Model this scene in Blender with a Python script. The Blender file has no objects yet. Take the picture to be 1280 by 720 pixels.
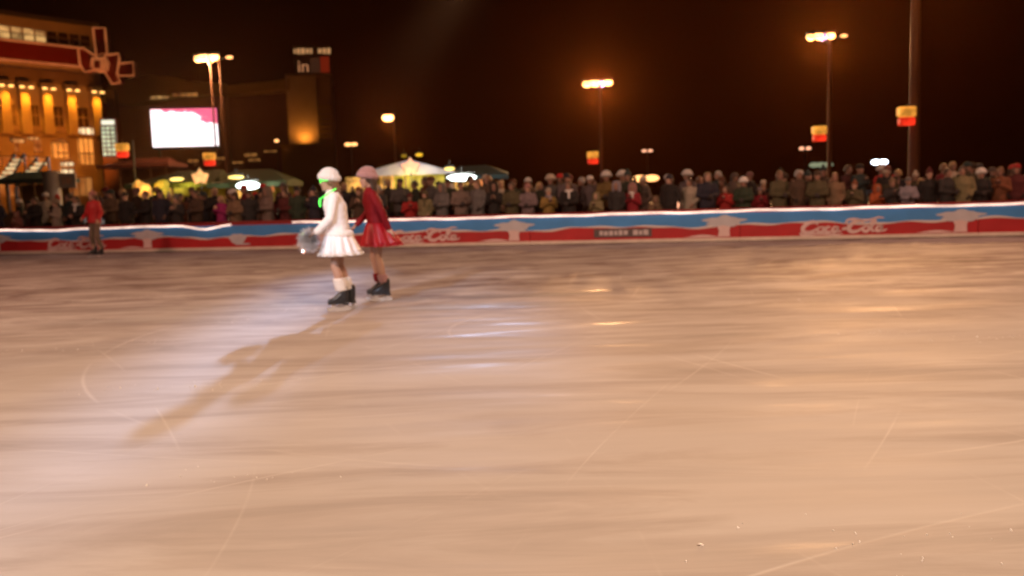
import bpy, bmesh, math, random
from mathutils import Vector, Matrix, Euler
random.seed(11)
C = bpy.context.scene.collection
SC = bpy.context.scene
PI = math.pi
R = math.radians

# ------------------------------------------------------------------ camera geometry
FPX, HC = 1150.0, 1.45
PITCH, ROLL = math.atan(124.3 / FPX), R(1.93)
_f = Vector((0, math.cos(PITCH), -math.sin(PITCH)))
_r0, _u0 = Vector((1, 0, 0)), Vector((0, math.sin(PITCH), math.cos(PITCH)))
_r = _r0 * math.cos(ROLL) - _u0 * math.sin(ROLL)
_u = _u0 * math.cos(ROLL) + _r0 * math.sin(ROLL)
EYE = Vector((0, 0, HC))

def ray(x, y):
    return _f + _r * ((x - 640) / FPX) - _u * ((y - 360) / FPX)

def at(x, y, Y):
    d = ray(x, y)
    return EYE + d * (Y / d.y)

def ground(x, y, z=0.0):
    d = ray(x, y)
    return EYE + d * ((z - HC) / d.z)

def on_plane(x, y, o, n):
    """point where the sight line meets the vertical plane through o with normal n"""
    d = ray(x, y)
    return EYE + d * ((o - EYE).dot(n) / d.dot(n))

# ------------------------------------------------------------------ object helpers
def link(o, parent=None):
    C.objects.link(o)
    if parent is not None:
        o.parent = parent
    return o

def mesh_from(bm, name):
    me = bpy.data.meshes.new(name)
    bmesh.ops.recalc_face_normals(bm, faces=bm.faces)
    bm.to_mesh(me)
    bm.free()
    return me

def obj(name, bm, mat, parent=None, smooth=False):
    me = mesh_from(bm, name) if isinstance(bm, bmesh.types.BMesh) else bm
    for m in (mat if isinstance(mat, (list, tuple)) else [mat]):
        me.materials.append(m)
    if smooth:
        for p in me.polygons:
            p.use_smooth = True
    return link(bpy.data.objects.new(name, me), parent)

def empty(name, loc=(0, 0, 0), rz=0.0):
    o = bpy.data.objects.new(name, None)
    o.empty_display_size = 0.2
    o.location = loc
    o.rotation_euler = (0, 0, rz)
    return link(o)

def tag(o, label, cat, group=None):
    o['label'] = label
    o['category'] = cat
    if group:
        o['group'] = group
    return o

def struct(o):
    o['kind'] = 'structure'
    return o

def copy_tree(o, parent=None):
    c = o.copy()
    link(c, parent)
    for ch in list(o.children):
        copy_tree(ch, c)
    return c

# ------------------------------------------------------------------ shape helpers
def box(bm, c, s, rot=None, bevel=0.0):
    m = Matrix.Translation(Vector(c))
    if rot is not None:
        m = m @ (rot if isinstance(rot, Matrix) else Euler(rot).to_matrix().to_4x4())
    m = m @ Matrix.Diagonal((s[0], s[1], s[2], 1))
    r = bmesh.ops.create_cube(bm, size=1.0, matrix=m)
    if bevel:
        es = set()
        for v in r['verts']:
            es.update(v.link_edges)
        bmesh.ops.bevel(bm, geom=list(es), offset=bevel, segments=2, affect='EDGES', profile=0.5)

def rings(bm, rows, closed=True, cap=True):
    """loft a list of rings (lists of points)"""
    vs = [[bm.verts.new(p) for p in r] for r in rows]
    n = len(vs[0])
    for a, b in zip(vs[:-1], vs[1:]):
        for i in range(n if closed else n - 1):
            j = (i + 1) % n
            bm.faces.new((a[i], a[j], b[j], b[i]))
    if cap:
        bm.faces.new(list(reversed(vs[0])))
        bm.faces.new(vs[-1])
    return vs

def frame(d):
    d = d.normalized()
    a = Vector((0, 0, 1)) if abs(d.z) < 0.9 else Vector((1, 0, 0))
    s = d.cross(a).normalized()
    return s, s.cross(d).normalized()

def tube(bm, pts, rad, n=10, cap=True):
    """round tube through points; rad is a number or one radius per point"""
    pts = [Vector(p) for p in pts]
    rows = []
    for i, p in enumerate(pts):
        d = pts[min(i + 1, len(pts) - 1)] - pts[max(i - 1, 0)]
        s, t = frame(d)
        r = rad[i] if isinstance(rad, (list, tuple)) else rad
        rows.append([p + (s * math.cos(2 * PI * k / n) + t * math.sin(2 * PI * k / n)) * r for k in range(n)])
    rings(bm, rows, cap=cap)

def capsule(bm, p0, p1, r0, r1, n=14, h=5):
    p0, p1 = Vector(p0), Vector(p1)
    d = (p1 - p0)
    if d.length < 1e-6:
        d = Vector((0, 0, 1e-4))
    dn = d.normalized()
    s, t = frame(dn)
    rows = []
    for k in range(1, h + 1):
        a = -PI / 2 + (PI / 2) * k / h
        rows.append((p0 + dn * (math.sin(a) * r0), math.cos(a) * r0))
    for k in range(0, h):
        a = (PI / 2) * k / h
        rows.append((p1 + dn * (math.sin(a) * r1), math.cos(a) * r1))
    rings(bm, [[c + (s * math.cos(2 * PI * i / n) + t * math.sin(2 * PI * i / n)) * max(r, 1e-4)
                for i in range(n)] for c, r in rows])

def ellipsoid(bm, c, r, rot=None, n=18):
    m = Matrix.Translation(Vector(c))
    if rot is not None:
        m = m @ Euler(rot).to_matrix().to_4x4()
    bmesh.ops.create_uvsphere(bm, u_segments=n, v_segments=n // 2 + 2, radius=1.0,
                              matrix=m @ Matrix.Diagonal((r[0], r[1], r[2], 1)))

def loft(bm, rows, n=20):
    """rows of (x, y, z, rx, ry): flat oval rings stacked upwards"""
    rings(bm, [[Vector((x + rx * math.cos(2 * PI * i / n), y + ry * math.sin(2 * PI * i / n), z))
                for i in range(n)] for x, y, z, rx, ry in rows])

def extrude_outline(bm, pts, depth, m=None):
    """closed outline in local XZ, given depth along local Y (front face at y=0)"""
    m = m or Matrix.Identity(4)
    a = [bm.verts.new(m @ Vector((x, 0, z))) for x, z in pts]
    b = [bm.verts.new(m @ Vector((x, depth, z))) for x, z in pts]
    n = len(pts)
    fs = [bm.faces.new(a), bm.faces.new(list(reversed(b)))]
    for i in range(n):
        j = (i + 1) % n
        fs.append(bm.faces.new((a[j], a[i], b[i], b[j])))
    bmesh.ops.triangulate(bm, faces=fs[:2])

def catmull(pts, k=8):
    pts = [Vector((*p, 0)) if len(p) == 2 else Vector(p) for p in pts]
    q = [pts[0]] + pts + [pts[-1]]
    out = []
    for i in range(1, len(q) - 2):
        a, b, c, d = q[i - 1:i + 3]
        for s in range(k):
            t = s / k
            out.append(0.5 * ((2 * b) + (c - a) * t + (2 * a - 5 * b + 4 * c - d) * t * t + (3 * b - a - 3 * c + d) * t ** 3))
    out.append(pts[-1])
    return out

def fuse(bm, voxel, smooth=3, noise=0.0, seed=0, freq=30.0, factor=0.5):
    """melt all closed pieces of bm into one continuous skin"""
    me = mesh_from(bm, 'fuse')
    o = bpy.data.objects.new('fuse', me)
    C.objects.link(o)
    r = o.modifiers.new('r', 'REMESH')
    r.mode = 'VOXEL'
    r.voxel_size = voxel
    if smooth:
        s = o.modifiers.new('s', 'SMOOTH')
        s.iterations = smooth
        s.factor = factor
    dg = bpy.context.evaluated_depsgraph_get()
    out = bpy.data.meshes.new_from_object(o.evaluated_get(dg))
    bpy.data.objects.remove(o)
    bpy.data.meshes.remove(me)
    if noise:
        from mathutils import noise as nz
        nn = [v.normal.copy() for v in out.vertices]
        for v, nrm in zip(out.vertices, nn):
            v.co += nrm * (nz.noise(v.co * freq + Vector((seed, 0, 0))) * noise)
    for p in out.polygons:
        p.use_smooth = True
    return out

def text_mesh(s, size, depth):
    cu = bpy.data.curves.new('t', 'FONT')
    cu.body = s
    cu.size = size
    cu.extrude = depth / 2
    cu.align_x = 'CENTER'
    o = bpy.data.objects.new('t', cu)
    C.objects.link(o)
    dg = bpy.context.evaluated_depsgraph_get()
    me = bpy.data.meshes.new_from_object(o.evaluated_get(dg))
    bpy.data.objects.remove(o)
    me.transform(Matrix.Rotation(PI / 2, 4, 'X'))
    return me

# ------------------------------------------------------------------ materials
def mat(name, col, rough=0.6, metal=0.0, vary=0.15, scale=6.0, bump=0.0, bscale=60.0, spec=0.5, sheen=0.0):
    m = bpy.data.materials.new(name)
    m.use_nodes = True
    nt = m.node_tree
    b = nt.nodes['Principled BSDF']
    b.inputs['Roughness'].default_value = rough
    b.inputs['Metallic'].default_value = metal
    b.inputs['Specular IOR Level'].default_value = spec
    if sheen:
        b.inputs['Sheen Weight'].default_value = sheen
    tc = nt.nodes.new('ShaderNodeTexCoord')
    nz = nt.nodes.new('ShaderNodeTexNoise')
    nz.inputs['Scale'].default_value = scale
    nz.inputs['Detail'].default_value = 5
    nt.links.new(tc.outputs['Object'], nz.inputs['Vector'])
    mx = nt.nodes.new('ShaderNodeMix')
    mx.data_type = 'RGBA'
    lo = [c * (1 - vary) for c in col]
    hi = [min(1, c * (1 + vary)) for c in col]
    mx.inputs[6].default_value = (*lo, 1)
    mx.inputs[7].default_value = (*hi, 1)
    nt.links.new(nz.outputs['Fac'], mx.inputs[0])
    nt.links.new(mx.outputs[2], b.inputs['Base Color'])
    if bump:
        n2 = nt.nodes.new('ShaderNodeTexNoise')
        n2.inputs['Scale'].default_value = bscale
        n2.inputs['Detail'].default_value = 4
        nt.links.new(tc.outputs['Object'], n2.inputs['Vector'])
        bp = nt.nodes.new('ShaderNodeBump')
        bp.inputs['Strength'].default_value = bump
        bp.inputs['Distance'].default_value = 0.01
        nt.links.new(n2.outputs['Fac'], bp.inputs['Height'])
        nt.links.new(bp.outputs['Normal'], b.inputs['Normal'])
    return m

def glow(name, col, strength, base=0.3, vary=0.0, scale=4.0):
    m = bpy.data.materials.new(name)
    m.use_nodes = True
    nt = m.node_tree
    b = nt.nodes['Principled BSDF']
    b.inputs['Base Color'].default_value = (*[c * base for c in col], 1)
    b.inputs['Emission Color'].default_value = (*col, 1)
    b.inputs['Emission Strength'].default_value = strength
    b.inputs['Roughness'].default_value = 0.5
    if vary:
        tc = nt.nodes.new('ShaderNodeTexCoord')
        nz = nt.nodes.new('ShaderNodeTexNoise')
        nz.inputs['Scale'].default_value = scale
        nt.links.new(tc.outputs['Object'], nz.inputs['Vector'])
        mr = nt.nodes.new('ShaderNodeMapRange')
        mr.inputs[1].default_value = 0.35
        mr.inputs[2].default_value = 0.65
        mr.inputs[3].default_value = strength * (1 - vary)
        mr.inputs[4].default_value = strength * (1 + vary)
        nt.links.new(nz.outputs['Fac'], mr.inputs[0])
        nt.links.new(mr.outputs[0], b.inputs['Emission Strength'])
    return m

M = {}
M['steel'] = mat('galvanised_steel', (0.20, 0.17, 0.15), 0.5, 0.4, 0.12, 3)
M['dark_steel'] = mat('dark_painted_steel', (0.08, 0.075, 0.07), 0.5, 0.3)
M['red_pole'] = mat('rust_painted_pole', (0.12, 0.04, 0.02), 0.7, 0.0)
M['lens'] = glow('sodium_lamp_lens', (1.0, 0.44, 0.13), 9)
M['lens_white'] = glow('white_lamp_lens', (1.0, 0.86, 0.72), 45)
M['lens_violet'] = glow('metal_halide_lens', (0.72, 0.42, 0.85), 5)
M['lens_small'] = glow('far_lamp_lens', (1.0, 0.45, 0.15), 2.6)
M['lens_cool'] = glow('cool_lamp_lens', (0.75, 0.85, 1.0), 14)
M['tube_white'] = glow('fluorescent_tube', (0.85, 1.0, 0.95), 5)
M['tube_yellow'] = glow('yellow_tube', (1.0, 0.72, 0.18), 2.2)
M['star'] = glow('star_light', (1.0, 0.50, 0.17), 1.15, vary=0.25, scale=5)
M['star_pink'] = glow('pale_star_light', (1.0, 0.48, 0.26), 1.0, vary=0.2, scale=5)
M['lan_yellow'] = glow('lantern_yellow', (1.0, 0.40, 0.05), 0.8, vary=.45, scale=2.5)
M['lan_red'] = glow('lantern_red', (1.0, 0.035, 0.012), 0.85, vary=.45, scale=2.5)
M['skin'] = mat('skin', (0.44, 0.27, 0.20), 0.55, vary=0.08, scale=20)
M['skin_b'] = mat('skin_darker', (0.30, 0.17, 0.12), 0.55, vary=0.08, scale=20)
M['eye'] = mat('eye', (0.03, 0.02, 0.02), 0.2)
M['glove'] = mat('dark_knit_gloves', (.03, .025, .025), .9)
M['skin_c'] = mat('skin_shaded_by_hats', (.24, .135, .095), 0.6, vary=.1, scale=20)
M['lips'] = mat('lips', (0.40, 0.12, 0.11), 0.45)
LAMP_K, FLOOD_K, SPOT_K, STORE_K, HAZE, DOF = 1.2, 1.33, 1.0, 1.6, 0.00016, 0.012
# ------------------------------------------------------------------ setting: ground, ice, plaza
def ice_material():
    m = bpy.data.materials.new('skated_ice')
    m.use_nodes = True
    nt = m.node_tree
    N, L = nt.nodes, nt.links
    b = N['Principled BSDF']
    tc = N.new('ShaderNodeTexCoord')

    def mapped(scale, rot=0.0, loc=(0, 0, 0)):
        mp = N.new('ShaderNodeMapping')
        mp.inputs['Scale'].default_value = scale
        mp.inputs['Rotation'].default_value = (0, 0, rot)
        mp.inputs['Location'].default_value = loc
        L.new(tc.outputs['Object'], mp.inputs['Vector'])
        return mp.outputs[0]

    def noise(vec, scale, detail=6, dist=0.0, rough=0.55):
        n = N.new('ShaderNodeTexNoise')
        n.inputs['Scale'].default_value = scale
        n.inputs['Detail'].default_value = detail
        n.inputs['Roughness'].default_value = rough
        n.inputs['Distortion'].default_value = dist
        L.new(vec, n.inputs['Vector'])
        return n.outputs['Fac']

    def ramp(fac, stops):
        r = N.new('ShaderNodeValToRGB')
        e = r.color_ramp.elements
        e[0].position, e[0].color = stops[0][0], (*stops[0][1], 1)
        e[1].position, e[1].color = stops[-1][0], (*stops[-1][1], 1)
        for p, c in stops[1:-1]:
            x = e.new(p)
            x.color = (*c, 1)
        L.new(fac, r.inputs[0])
        return r.outputs[0]

    def mix(fac, a, c, mode='MIX'):
        x = N.new('ShaderNodeMix')
        x.data_type = 'RGBA'
        x.blend_type = mode
        if isinstance(fac, float):
            x.inputs[0].default_value = fac
        else:
            L.new(fac, x.inputs[0])
        L.new(a, x.inputs[6])
        L.new(c, x.inputs[7])
        return x.outputs[2]

    ang = R(9)
    g = lambda v: (v, v, v)
    broad = ramp(noise(mapped((0.16, 0.55, 1), ang), 1.0, 4, 0.3), [(0.30, (0.53, 0.50, 0.475)), (0.52, (0.58, 0.557, 0.54)), (0.72, (0.63, 0.615, 0.60))])
    streak = ramp(noise(mapped((0.30, 2.4, 1), ang), 1.0, 6, 0.6, 0.55), [(0.34, (0.70, 0.66, 0.64)), (0.50, (0.93, 0.92, 0.91)), (0.66, (1.0, 1.0, 1.0))])
    dirt = ramp(noise(mapped((0.30, 1.6, 1), ang, (4.2, 1.7, 0)), 1.0, 7, 1.0, 0.62), [(0.47, g(1.0)), (0.56, (0.66, 0.59, 0.55)), (0.66, (0.36, 0.29, 0.26))])
    fine = ramp(noise(mapped((1.6, 11, 1), ang), 1.0, 5, 0.4), [(0.3, g(0.93)), (0.7, g(1.0))])
    col = mix(0.36, broad, streak, 'MULTIPLY')
    col = mix(0.32, col, dirt, 'MULTIPLY')
    col = mix(0.9, col, fine, 'MULTIPLY')

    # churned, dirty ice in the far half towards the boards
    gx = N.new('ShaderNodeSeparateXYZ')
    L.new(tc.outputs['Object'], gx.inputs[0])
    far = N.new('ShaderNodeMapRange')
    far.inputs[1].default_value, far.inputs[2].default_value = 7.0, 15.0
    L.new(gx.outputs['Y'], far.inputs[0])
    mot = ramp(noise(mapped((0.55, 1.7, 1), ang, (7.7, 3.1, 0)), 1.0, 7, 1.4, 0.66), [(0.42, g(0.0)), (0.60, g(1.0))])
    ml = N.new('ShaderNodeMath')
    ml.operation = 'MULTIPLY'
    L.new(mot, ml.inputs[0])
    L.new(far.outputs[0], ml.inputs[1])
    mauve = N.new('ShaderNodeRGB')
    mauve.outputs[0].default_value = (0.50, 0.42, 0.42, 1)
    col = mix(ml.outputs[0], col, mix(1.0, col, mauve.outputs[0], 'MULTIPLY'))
    # skate cuts: thin arcs of wide circles, broken up
    cuts = None
    for cx_, cy_, per, seed in ((-9, 3, 1.7, 3.0), (22, -3, 1.3, 71.0), (-17, 16, 1.5, 83.0), (5, 30, 1.9, 97.0), (6, -6, 2.3, 9.0), (14, 12, 2.9, 17.0), (-4, 26, 3.7, 31.0), (-30, -8, 2.1, 43.0), (1, 9.5, 3.3, 57.0)):
        wv = N.new('ShaderNodeTexWave')
        wv.wave_type = 'RINGS'
        wv.rings_direction = 'Z'
        wv.wave_profile = 'TRI'
        wv.inputs['Scale'].default_value = .31 / per
        wv.inputs['Distortion'].default_value = 1.6
        wv.inputs['Detail'].default_value = 1.0
        wv.inputs['Detail Scale'].default_value = .12
        L.new(mapped((1, 1, 1), 0, (-cx_, -cy_, 0)), wv.inputs['Vector'])
        f = ramp(wv.outputs['Fac'], [(0.986, g(0.0)), (1.0, g(1.0))])
        brk = ramp(noise(mapped((0.45, 0.45, 1), 0, (seed, 0, 0)), 1.0, 4), [(0.50, g(0.0)), (0.66, g(1.0))])
        f = mix(1.0, f, brk, 'MULTIPLY')
        cuts = f if cuts is None else mix(1.0, cuts, f, 'ADD')
    white = N.new('ShaderNodeRGB')
    white.outputs[0].default_value = (0.84, 0.83, 0.80, 1)
    sep = N.new('ShaderNodeMath')
    sep.operation = 'MULTIPLY'
    L.new(cuts, sep.inputs[0])
    sep.inputs[1].default_value = 0.35
    col = mix(sep.outputs[0], col, white.outputs[0])
    L.new(col, b.inputs['Base Color'])
    # melt water: smooth patches in otherwise scuffed, rough ice
    wet = noise(mapped((0.5, 2.4, 1), ang, (1.1, 7.3, 0)), 1.0, 5, 0.8, 0.6)
    rr = ramp(wet, [(0.40, g(0.70)), (0.62, g(0.58)), (0.78, g(0.19))])
    L.new(rr, b.inputs['Roughness'])
    b.inputs['IOR'].default_value = 1.31
    b.inputs['Specular IOR Level'].default_value = 0.22
    bp = N.new('ShaderNodeBump')
    bp.inputs['Strength'].default_value = 0.15
    bp.inputs['Distance'].default_value = 0.01
    hsum = N.new('ShaderNodeMath')
    hsum.operation = 'SUBTRACT'
    L.new(noise(mapped((2.2, 9, 1), ang), 1.0, 6), hsum.inputs[0])
    L.new(cuts, hsum.inputs[1])
    L.new(hsum.outputs[0], bp.inputs['Height'])
    L.new(bp.outputs['Normal'], b.inputs['Normal'])
    return m

def sheet(name, pts, m, z=0.0, depth=0.0):
    bm = bmesh.new()
    vs = [bm.verts.new((p[0], p[1], z)) for p in pts]
    f = bm.faces.new(vs)
    if depth:
        r = bmesh.ops.extrude_face_region(bm, geom=[f])
        bmesh.ops.translate(bm, vec=(0, 0, -depth), verts=[v for v in r['geom'] if isinstance(v, bmesh.types.BMVert)])
    return struct(obj(name, bm, m))

asphalt = mat('night_asphalt', (0.055, 0.052, 0.05), 0.8, vary=0.3, scale=0.4, bump=0.3, bscale=8)
paving = mat('plaza_paving', (0.13, 0.115, 0.10), 0.75, vary=0.3, scale=0.8, bump=0.3, bscale=5)
sheet('ground', [(-330, -120), (330, -120), (330, 330), (-330, 330)], asphalt, -0.03)

B0, B1 = ground(0, 319), ground(1280, 295.5)
BD = (B1 - B0).normalized()
BN = Vector((BD.y, -BD.x, 0))                      # towards the ice
BANG = math.atan2(BD.y, BD.x)
def bar(px):
    """point on the foot line of the barrier in picture column px"""
    n = Vector((BN.x, BN.y, 0))
    h = on_plane(px, 300, B0, n)
    d = ray(px, 310)
    t = (B0 - EYE).dot(n) / d.dot(n)
    p = EYE + d * t
    return Vector((p.x, p.y, 0))
def along(px):
    return (bar(px) - B0).dot(BD)
e0, e1 = B0 - BD * 16, B1 + BD * 14
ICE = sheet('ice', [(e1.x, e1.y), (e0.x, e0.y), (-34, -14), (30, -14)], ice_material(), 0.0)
k = -BN * 0.16
sheet('plaza_pavement', [(e0.x + k.x, e0.y + k.y), (e1.x + k.x, e1.y + k.y), (e1.x + 60, 240), (e0.x - 120, 240)], paving, 0.03, 0.05)

# ------------------------------------------------------------------ rink barrier with banners
HB = 0.74
M['bar_red'] = mat('banner_red', (0.42, 0.016, 0.022), 0.45, vary=0.32, scale=1.6)
M['bar_blue'] = mat('banner_blue', (0.055, 0.26, 0.66), 0.45, vary=0.3, scale=1.4)
M['bar_white'] = mat('banner_white', (0.68, 0.62, 0.60), 0.5, vary=0.15, scale=3)
M['bar_pale'] = mat('banner_pale_print', (0.70, 0.52, 0.52), 0.5, vary=0.2, scale=3)
M['bar_frost'] = mat('banner_frost_print', (0.50, 0.50, 0.56), 0.5, vary=0.2, scale=4)
M['bar_kick'] = mat('scuffed_white_kickboard', (0.66, 0.57, 0.50), 0.55, vary=0.25, scale=5)
M['bar_pad'] = mat('dark_red_padding', (0.22, 0.012, 0.014), 0.6)
M['plate'] = mat('dark_grey_plate', (0.10, 0.075, 0.08), 0.5)
M['plate_ink'] = mat('plate_lettering', (0.55, 0.48, 0.50), 0.5)
M['rope'] = glow('rope_light', (1.0, 0.70, 0.56), 1.5, vary=0.35, scale=1.5)

def ribbon(bm, pts, wid, y=-0.004, depth=0.004):
    """flat lettering stroke in local XZ; wid: list or number"""
    n = len(pts)
    L_, R_ = [], []
    for i, p in enumerate(pts):
        a, c = pts[max(i - 1, 0)], pts[min(i + 1, n - 1)]
        d = Vector((c.x - a.x, c.y - a.y))
        if d.length < 1e-9:
            d = Vector((1, 0))
        d.normalize()
        w = (wid[i] if isinstance(wid, list) else wid) / 2
        L_.append((p.x - d.y * w, p.y + d.x * w))
        R_.append((p.x + d.y * w, p.y - d.x * w))
    for i in range(n - 1):
        q = [L_[i], L_[i + 1], R_[i + 1], R_[i]]
        f = [bm.verts.new((x, y, z)) for x, z in q]
        bm.faces.new(f)
    # slim side walls are not needed: the print is a film on the board

def swell(n, lo, hi, k=1.0):
    return [lo + (hi - lo) * math.sin(PI * i / (n - 1)) ** k for i in range(n)]

LOGO = [
    ([(1.02, .70), (.98, .92), (.78, 1.0), (.50, .90), (.25, .62), (.16, .30), (.26, .06), (.52, .0), (.82, .16), (1.02, .40)], .05, .17),
    ([(.20, .10), (.02, -.08), (.12, -.22), (.5, -.20), (1.0, -.12), (1.6, -.16), (2.1, -.24), (2.5, -.20)], .03, .10),
    ([(1.30, .50), (1.12, .46), (1.02, .26), (1.08, .06), (1.24, .02), (1.36, .18), (1.38, .38), (1.30, .50), (1.48, .44)], .04, .12),
    ([(1.78, .42), (1.68, .50), (1.54, .40), (1.48, .20), (1.56, .04), (1.72, .04), (1.88, .18)], .04, .12),
    ([(2.20, .46), (2.06, .50), (1.92, .34), (1.90, .12), (2.0, .02), (2.14, .14), (2.22, .46), (2.18, .14), (2.26, .03), (2.42, .14)], .04, .12),
    ([(2.46, .27), (2.72, .33)], .09, .11),
    ([(3.66, .74), (3.60, .96), (3.38, 1.0), (3.10, .86), (2.90, .56), (2.84, .28), (2.94, .06), (3.18, .0), (3.44, .14), (3.62, .38)], .05, .17),
    ([(2.92, .60), (2.70, .86), (2.78, 1.10), (3.10, 1.18), (3.6, 1.06), (4.1, 1.10), (4.55, 1.30), (4.86, 1.22)], .03, .10),
    ([(3.92, .50), (3.74, .46), (3.64, .26), (3.70, .06), (3.86, .02), (3.98, .18), (4.0, .38), (3.92, .50), (4.06, .46)], .04, .12),
    ([(4.06, .26), (4.30, .70), (4.36, .96), (4.24, 1.0), (4.16, .74), (4.14, .30), (4.22, .04), (4.38, .10)], .04, .13),
    ([(4.72, .46), (4.58, .50), (4.44, .34), (4.42, .12), (4.52, .02), (4.66, .14), (4.74, .46), (4.70, .14), (4.78, .03), (5.02, .20)], .04, .12),
]

def add_logo(parent, x0, x1, z0, z1):
    bm = bmesh.new()
    sx, sz = (x1 - x0) / 5.0, (z1 - z0) / 1.52
    for pts, lo, hi in LOGO:
        c = catmull([(x0 + (p[0]) * sx, z0 + (p[1] + .24) * sz) for p in pts], 7)
        ribbon(bm, c, [w * sz * 2.3 for w in swell(len(c), lo, hi, .8)], -0.010)
    return obj('script_logo', bm, M['bar_pale'], parent)

def wave(s):
    return 0.40 + 0.030 * math.sin(s * 1.45 + .6) + 0.020 * math.sin(s * 3.3 + 1.1) + 0.010 * math.sin(s * 7.1)

def add_emblem(parent, x):
    """frosted tree: wide snowy head on a thin stem over a small drift"""
    bm = bmesh.new()
    head = []
    for i in range(40):
        a = 2 * PI * i / 40
        r = 1 + .16 * math.sin(5 * a + .4) + .09 * math.sin(9 * a)
        head.append((x + .46 * r * math.cos(a), .50 + .125 * r * math.sin(a)))
    f = bm.faces.new([bm.verts.new((p[0], -0.011, p[1])) for p in head])
    obj('frosted_crown', bm, M['bar_frost'], parent)
    bm = bmesh.new()
    for p in ([(-.17, .40), (.17, .40), (.13, .28), (.14, .13), (-.14, .13), (-.11, .28)],):
        bm.faces.new([bm.verts.new((x + q[0], -0.010, q[1])) for q in p])
    pts = [(x - .95 + .1 * i, .125 + .055 * math.sin(PI * i / 9) ** 1.3) for i in range(10)]
    bm.faces.new([bm.verts.new((p[0], -0.012, p[1])) for p in pts[::-1]])
    obj('stem_and_drift', bm, M['bar_pale'], parent)

def barrier_panel(a, b, label, logo=None, emblem=None, plate=None, blob=None):
    """a, b: distances along the barrier; local X runs along it, -Y faces the ice"""
    p = B0 + BD * a
    t = tag(empty('rink_barrier', (p.x, p.y, 0), BANG), label, 'rink barrier', 'banner clad boards round the rink')
    w = b - a
    bm = bmesh.new()
    box(bm, (w / 2, .05, .37), (w - .012, .10, .70), bevel=.006)
    obj('board', bm, M['bar_red'], t)
    bm = bmesh.new()
    n = int(w / .12)
    row = [(w * i / n, wave(a + w * i / n)) for i in range(n + 1)]
    for (xa, za), (xb, zb) in zip(row[:-1], row[1:]):
        bm.faces.new([bm.verts.new(v) for v in ((xa, -.004, za), (xb, -.004, zb), (xb, -.004, .70), (xa, -.004, .70))])
    obj('blue_band', bm, M['bar_blue'], t)
    bm = bmesh.new()
    pts = [Vector((x, z)) for x, z in row]
    ribbon(bm, pts, [.035 + .018 * math.sin((a + x) * 5.0) for x, z in row], -.007)
    obj('snow_line', bm, M['bar_white'], t)
    bm = bmesh.new()
    box(bm, (w / 2, .035, .0625), (w - .006, .13, .085), bevel=.008)
    obj('kick_strip', bm, M['bar_kick'], t)
    bm = bmesh.new()
    tube(bm, [(.006, .085, .755), (w - .006, .085, .755)], .052, 12)
    obj('padding', bm, M['bar_pad'], t, True)
    for xx in (.2, w - .2):
        bm = bmesh.new()
        box(bm, (xx, .16, .34), (.06, .10, .60))
        obj('bracket', bm, M['dark_steel'], t)
    if logo:
        add_logo(t, logo[0] - a, logo[1] - a, .125, .50)
    if emblem:
        add_emblem(t, emblem - a)
    if plate:
        x0, x1 = plate[0] - a, plate[1] - a
        bm = bmesh.new()
        box(bm, ((x0 + x1) / 2, -.008, .27), (x1 - x0, .012, .21), bevel=.003)
        pl = obj('name_plate', bm, M['plate'], t)
        bm = bmesh.new()
        x, gap = x0 + .14, False
        rnd = random.Random(4)
        while x < x1 - .18:
            ww = rnd.choice((.08, .10, .12))
            if x > x0 + (x1 - x0) * .60 and not gap:
                gap = True
                obj('worn_lettering', bm, M['plate_ink'], pl)
                bm = bmesh.new()
                x += .10
            if True:
                tall = rnd.uniform(.10, .13)
                box(bm, (x + ww / 2, -.0155, .27 + rnd.uniform(-.006, .006)), (ww, .004, tall))
            x += ww + .028
        obj('worn_lettering', bm, M['plate_ink'], pl)
    if blob:
        x = blob - a
        bm = bmesh.new()
        pts = []
        for i in range(32):
            an = 2 * PI * i / 32
            r = 1 + .10 * math.sin(3 * an) + .05 * math.sin(7 * an)
            pts.append((x + .25 * r * math.cos(an), .33 + .15 * r * math.sin(an)))
        bm.faces.new([bm.verts.new((p[0], -.012, p[1])) for p in pts])
        pts = [(x + .02, .21), (x + .34, .205), (x + .40, .17), (x + .1, .16)]
        bm.faces.new([bm.verts.new((p[0], -.010, p[1])) for p in pts])
        obj('snowball_print', bm, M['bar_frost'], t)
    return t

EDGE = [along(x) for x in (20, 203, 425, 663, 925, 1222)]
barrier_panel(EDGE[0] - 6.2, EDGE[0], 'banner board at the far left end, frosted tree print at its right edge', emblem=along(-4))
barrier_panel(EDGE[0], EDGE[1], 'banner board with script logo behind the lone skater in red', logo=(along(60), along(133)), emblem=along(185))
barrier_panel(EDGE[1], EDGE[2], 'banner board with round snowball print and a gap in its rope light', blob=along(298), emblem=along(405))
barrier_panel(EDGE[2], EDGE[3], 'banner board with script logo just right of the red dressed girl', logo=(along(488), along(575)), emblem=along(643))
barrier_panel(EDGE[3], EDGE[4], 'banner board carrying a small dark name plate on its red field', plate=(along(743), along(815)), emblem=along(905))
barrier_panel(EDGE[4], EDGE[5], 'banner board with script logo below the lamp at the right', logo=(along(1000), along(1108)), emblem=along(1200))
barrier_panel(EDGE[5], EDGE[5] + 6.0, 'plain red and blue banner board at the far right end')

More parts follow.
